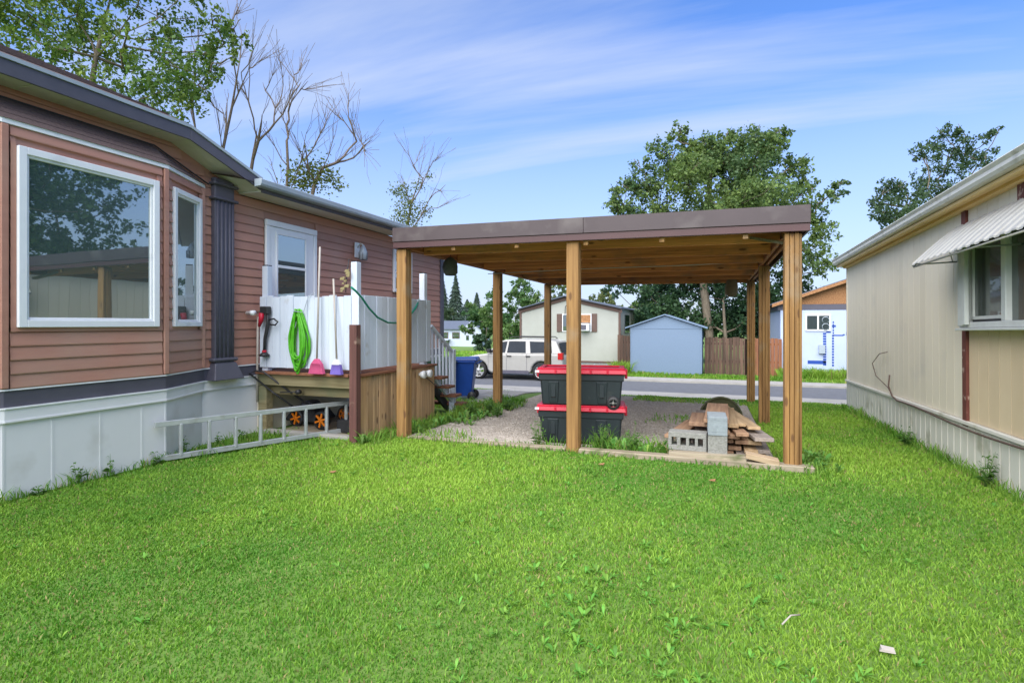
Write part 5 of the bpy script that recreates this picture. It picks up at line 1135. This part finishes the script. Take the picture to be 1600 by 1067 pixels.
# right trees behind the beige home
for (px, D, cs, sd, lab) in ((1470, 34, ((1445,240,1.0),(1500,225,1.2),(1480,260,1.3),(1440,280,1.1),(1520,270,1.2),(1490,300,1.5),(1540,250,1.0),(1548,215,.7),(1560,205,.5),(1475,210,.8),(1500,205,.6),(1430,245,.5),(1455,310,1.4),(1530,300,1.4),(1500,340,1.6),(1515,245,.9),(1465,230,.8)), 8, 'tall leafy tree rising above the beige home roof on the right'),
                          (1400, 33, ((1385,300,1.1),(1410,300,.9),(1378,330,1.0),(1400,325,1.2),(1425,310,.9),(1400,350,1.3),(1372,315,.7),(1405,290,.6),(1430,340,1.1)), 9, 'smaller leafy tree left of the tall one above the beige home')):
    b = atD(px, 560, D); b = (b[0], b[1], -.7); tk = [(0,0,0), rel(px,480,D,b), rel(px+4,400,D,b), rel(px,340,D,b)]
    tree('broadleaf_tree', b, tk, [(*rel(x,y,D+random.uniform(-1.5,1.5),b), r*.9) for x, y, r in cs], lab, (.055,.095,.045), leaf=.15, per=430, tipr=.016, seed=sd, tone2=(.07,.12,.05), twigs=3)
# big poplar behind the left house
b = atD(130, 640, 15); b = (b[0], b[1], -.1)
tk = [(0,0,0), rel(128,300,15,b), rel(135,180,15,b), rel(150,90,15,b), rel(172,0,15,b), rel(185,-80,15,b)]
cl = [(*rel(x,y,15+random.uniform(-1.5,1.5),b), r) for x, y, r in ((15,20,.8),(40,60,.8),(20,90,.6),(75,20,.9),(90,60,.8),(60,110,.5),(120,30,.8),(130,80,.7),(160,50,.6),(150,130,.7),(180,100,.6),(200,50,.7),(215,10,.6),(215,110,.8),(235,150,.8),(190,150,.8),(260,100,.9),(250,60,.6),(280,30,.7),(290,90,.8),(275,140,.8),(305,120,.6),(320,80,.5),(340,45,.5),(330,110,.4),(350,70,.5),(365,45,.4),(372,60,.35),(360,90,.35),(315,140,.35),(250,190,.6),(290,170,.6),(275,200,.5),(130,150,.6),(105,100,.5),(60,-20,1),(140,-30,1),(220,-40,1),(290,-10,.6),(10,-20,1),(180,-90,1.2),(100,-110,1.2),(260,-80,1.0),(100,160,.6),(330,20,.3),(160,170,.6),(-40,40,1),(-80,80,1.1),(-60,-30,1.1))]
tree('broadleaf_tree', b, tk, cl, 'tall leafy poplar overhanging the brown home roof at upper left', (.07,.14,.03), leaf=.10, per=520, rc=.8, tipr=.012, seed=12, tone2=(.18,.255,.05), twigs=1)
# mostly dead trees behind the left house
def dead(px, py0, D, tips, lab, sd, leafc=(), tr=None):
    b = atD(px, 620, D); b = (b[0], b[1], -.2)
    tr = tr or [(px, 400), (px+3, 320), (px+6, 260)]
    tk = [(0,0,0)]+[rel(x,y,D,b) for x, y in tr]
    cl = [(*rel(x,y,D+random.uniform(-1,1),b), .9) for x, y in tips]; root = tree('bare_tree', b, tk, cl, lab, GL, per=0, tipr=.006, bark='deadbark', seed=sd, twigs=9, rpow=.5, steep=1.25, jit=.025)
    if leafc:
        V = []; C = []; rg = np.random.default_rng(sd)
        for (x, y, r) in leafc:
            n = int(330*(r/.7)**2); pos = np.array(rel(x,y,D,b))+rg.normal(0, .45*r, (n,3)); s = .11*rg.uniform(.6,1.2,n)[:,None]
            a = rg.normal(0,1,(n,3)); a /= np.linalg.norm(a,axis=1)[:,None]; bb = np.cross(a, rg.normal(0,1,(n,3))); bb /= np.linalg.norm(bb,axis=1)[:,None]
            V.append(np.stack([pos-a*s*.5,pos+bb*s*.34,pos+a*s*.6,pos-bb*s*.34],1)); C.append(np.repeat((np.array((.12,.15,.035))*rg.uniform(.6,1.4,(n,1)))[:,None],4,1))
        V = np.concatenate(V).reshape(-1,3); npobj('crown', npmesh('crown', V, np.arange(len(V)).reshape(-1,4), np.concatenate(C).reshape(-1,3)), 'leaf', parent=root)
dead(306, 0, 17, ((305,120),(310,60),(298,150),(340,105)), 'thin bare tree just right of the poplar above the roof', 31, tr=[(306,400),(306,280),(305,200)])
dead(350, 0, 17, ((378,60),(372,20),(388,110),(340,180),(325,150),(355,160),(360,40)), 'tall leaning bare tree with its top by the poplar leaves', 32, tr=[(345,400),(347,240),(362,170),(372,110)])
dead(390, 0, 18, ((385,150),(400,100),(410,180),(425,120),(440,110),(455,150),(395,80),(430,170),(460,125)), 'bare forked tree in the middle of the leafless group', 33, tr=[(385,420),(387,300),(395,250),(402,200)])
dead(447, 0, 18, ((440,180),(470,105),(478,140),(450,210),(430,230),(455,160),(478,210),(425,260)), 'bare upright tree right of the forked one above the gutter', 34, tr=[(445,420),(447,310),(450,260),(448,220)])
dead(487, 0, 18, ((530,185),(545,160),(550,200),(565,235),(520,220),(500,210),(545,240),(570,240),(510,190),(560,215),(470,240)), 'half dead tree with spreading bare limbs and leaves at its foot', 35,
     leafc=((470,270,.6),(490,265,.6),(505,280,.5),(480,285,.6),(462,280,.4),(520,275,.35),(528,290,.3)), tr=[(480,420),(485,320),(492,285),(505,262)])
dead(640, 0, 27, ((655,240),(640,245),(680,250),(670,265),(690,300),(625,270),(685,285),(660,255),(695,320)), 'half dead tree with pale leaves above the carport left corner', 36,
     leafc=((630,300,.6),(640,320,.7),(645,340,.7),(625,335,.5),(655,290,.4),(665,330,.4),(618,300,.35),(670,275,.3),(630,350,.7)), tr=[(632,460),(635,370),(642,320),(652,290)])
# hedge-like and far trees seen through the carport
def roundtree(px, D, ytop, wpx, lab, tone, tone2, sd, group=None, leaf=None, per=240, yb=560):
    b = atD(px, yb, D); b = (b[0], b[1], gz(b[1])-.1); Wd = wpx/2/F*D; top = atD(px, ytop, D)[2]-b[2]; h = top
    cl = blobs(22, (0,0,h*.56), (Wd,Wd*.8,h*.42), sd, (h*.09,h*.17)); tk = [(0,0,0), (.05,0,h*.3), (0,.05,h*.55)]
    cl.append((0,0,h*.93,h*.08))
    tree('broadleaf_tree', b, tk, cl, lab, tone, leaf=leaf or .0045*D, per=per, rc=h*.14, tipr=.02, seed=sd, tone2=tone2, group=group)
roundtree(815, 40, 432, 120, 'bushy green tree left of the cream home behind the suv', (.07,.15,.045), (.13,.20,.06), 61, per=330)
roundtree(760, 46, 470, 90, 'low green tree just left of the middle carport post', (.05,.12,.04), (.10,.17,.05), 62, per=330)
roundtree(880, 44, 440, 110, 'yellow green tree rising behind the cream home roof', (.09,.14,.05), (.15,.18,.07), 63)
roundtree(940, 50, 448, 50, 'small pale tree top above the cream home right roof slope', (.10,.14,.05), (.14,.17,.06), 64)
roundtree(1030, 42, 455, 100, 'yellow green tree behind the blue shed', (.09,.17,.04), (.14,.22,.05), 65)
roundtree(752, 44, 522, 34, 'blue green bush beside the road left of the suv', (.06,.12,.07), (.09,.15,.08), 66, per=260)
def spruce(px, D, ytop, wpx, lab, sd):
    g = np.random.default_rng(sd); b = atD(px, 540, D); b = (b[0], b[1], gz(b[1])-.1); h = atD(px, ytop, D)[2]-b[2]; w = wpx/2/F*D
    root = thing('spruce_tree', b, lab, 'tree', 'spruces far down the street'); part('trunk', MB().tube([(0,0,0),(0,0,h*.5),(0,0,h*.98)], [.25,.15,.03], 7), 'bark', root, local=True)
    n = 5200; t = g.uniform(0, 1, n)**.75; z = h*(1-t*.95); tier = np.floor(t*16)/16; r = w*t*(.55+.45*((t*16) % 1))*g.uniform(.25, 1, n)**.5; a = g.uniform(0, 6.283, n)+np.sin(tier*40)*.4
    pos = np.stack([r*np.cos(a), r*np.sin(a), z-r*.25], -1); s = .30*g.uniform(.6,1.3,n)[:,None]; d = np.stack([np.cos(a),np.sin(a),-.5*np.ones(n)],-1); q = np.cross(d, g.normal(0,.3,(n,3))+np.array((0,0,1))); q /= np.linalg.norm(q,axis=1)[:,None]
    V = np.stack([pos-d*s*.7, pos+q*s*.3, pos+d*s*.7, pos-q*s*.3],1).reshape(-1,3); C = np.repeat((np.array((.09,.135,.10))*g.uniform(.6,1.4,(n,1)))[:,None],4,1).reshape(-1,3)
    npobj('crown', npmesh('crown', V, np.arange(len(V)).reshape(-1,4), C), 'leaf', parent=root)
spruce(712, 75, 430, 66, 'tallest spruce behind the far white house', 71); spruce(692, 80, 436, 56, 'spruce left of the tallest one against the house corner', 72); spruce(745, 80, 458, 56, 'short spruce right of the tallest one', 73); spruce(730, 85, 468, 90, 'low wide spruce right behind the far house roof', 74)
for i, (px, D, yt, w) in enumerate(((676, 70, 470, 80), (770, 80, 480, 110), (980, 75, 480, 120), (1080, 60, 470, 130), (1200, 55, 455, 140), (1330, 60, 450, 150), (620, 70, 480, 90), (1450, 60, 440, 160))):
    roundtree(px, D, yt, w, 'distant green tree '+('behind the brown home far corner','behind the suv','between cream home and shed','behind the large trunks','behind the orange fence','behind the wrapped house','hidden beyond the brown home','far beyond the beige home')[i], (.06,.10,.05), (.09,.13,.06), 80+i, group='distant trees closing the view', per=200)
# trees beyond the beige home, seen mirrored in the bay window
for i, (x, y, h) in enumerate(((9.5, 10, 10), (11.5, 13, 10.5), (13, 7, 11))):
    cl = blobs(30, (0,0,h*.55), (2.6,2.6,h*.4), 90+i, (.8,1.3))
    tree('broadleaf_tree', (x, y, -.2), [(0,0,0),(0,.1,2.5),(.1,0,5)], cl, ('leafy tree beyond the beige home, mirrored at the left of the bay window','leafy tree beyond the beige home, mirrored at the middle of the bay window','farthest leafy tree beyond the beige home, mirrored low in the bay window')[i], (.04,.08,.03), leaf=.16, per=260, tipr=.016, seed=95+i, tone2=(.08,.14,.04), group='trees beyond the beige home')

# ------------------------------------------------------------------ small litter on the lawn
p = onZ(1385, 1013, .03); single('paper_scrap', MB().hexa([(p[0]-.03,p[1]-.012,.02),(p[0]+.03,p[1]-.02,.024),(p[0]+.034,p[1]+.012,.024),(p[0]-.02,p[1]+.02,.02)], [(p[0]-.02,p[1]-.012,.032),(p[0]+.03,p[1]-.018,.028),(p[0]+.03,p[1]+.01,.036),(p[0]-.02,p[1]+.016,.036)]), 'paper', 'pale crumpled scrap lying on the lawn at lower right', 'scrap')
a, b = onZ(1222, 975, .04), onZ(1250, 960, .05); single('twig', MB().tube([a, ((a[0]+b[0])/2, (a[1]+b[1])/2+.01, .06), b], .004, 5), 'paper', 'pale bent twig lying on the lawn at lower right', 'twig')
for i, (px, py, lab) in enumerate(((1113, 748, 'orange dry leaf on the grass before the lumber pile'), (940, 723, 'brown dry leaf on the grass right of the middle post'), (520, 735, 'brown dry leaf on the lawn before the ladder'))):
    p = onZ(px, py, .04); single('dry_leaf', MB().hexa([(p[0]-.03,p[1]-.02,.03),(p[0]+.02,p[1]-.02,.025),(p[0]+.03,p[1]+.015,.03),(p[0]-.02,p[1]+.02,.025)], [(p[0]-.028,p[1]-.02,.036),(p[0]+.02,p[1]-.018,.030),(p[0]+.028,p[1]+.015,.04),(p[0]-.02,p[1]+.018,.03)]), 'dryleaf', lab, 'leaf')
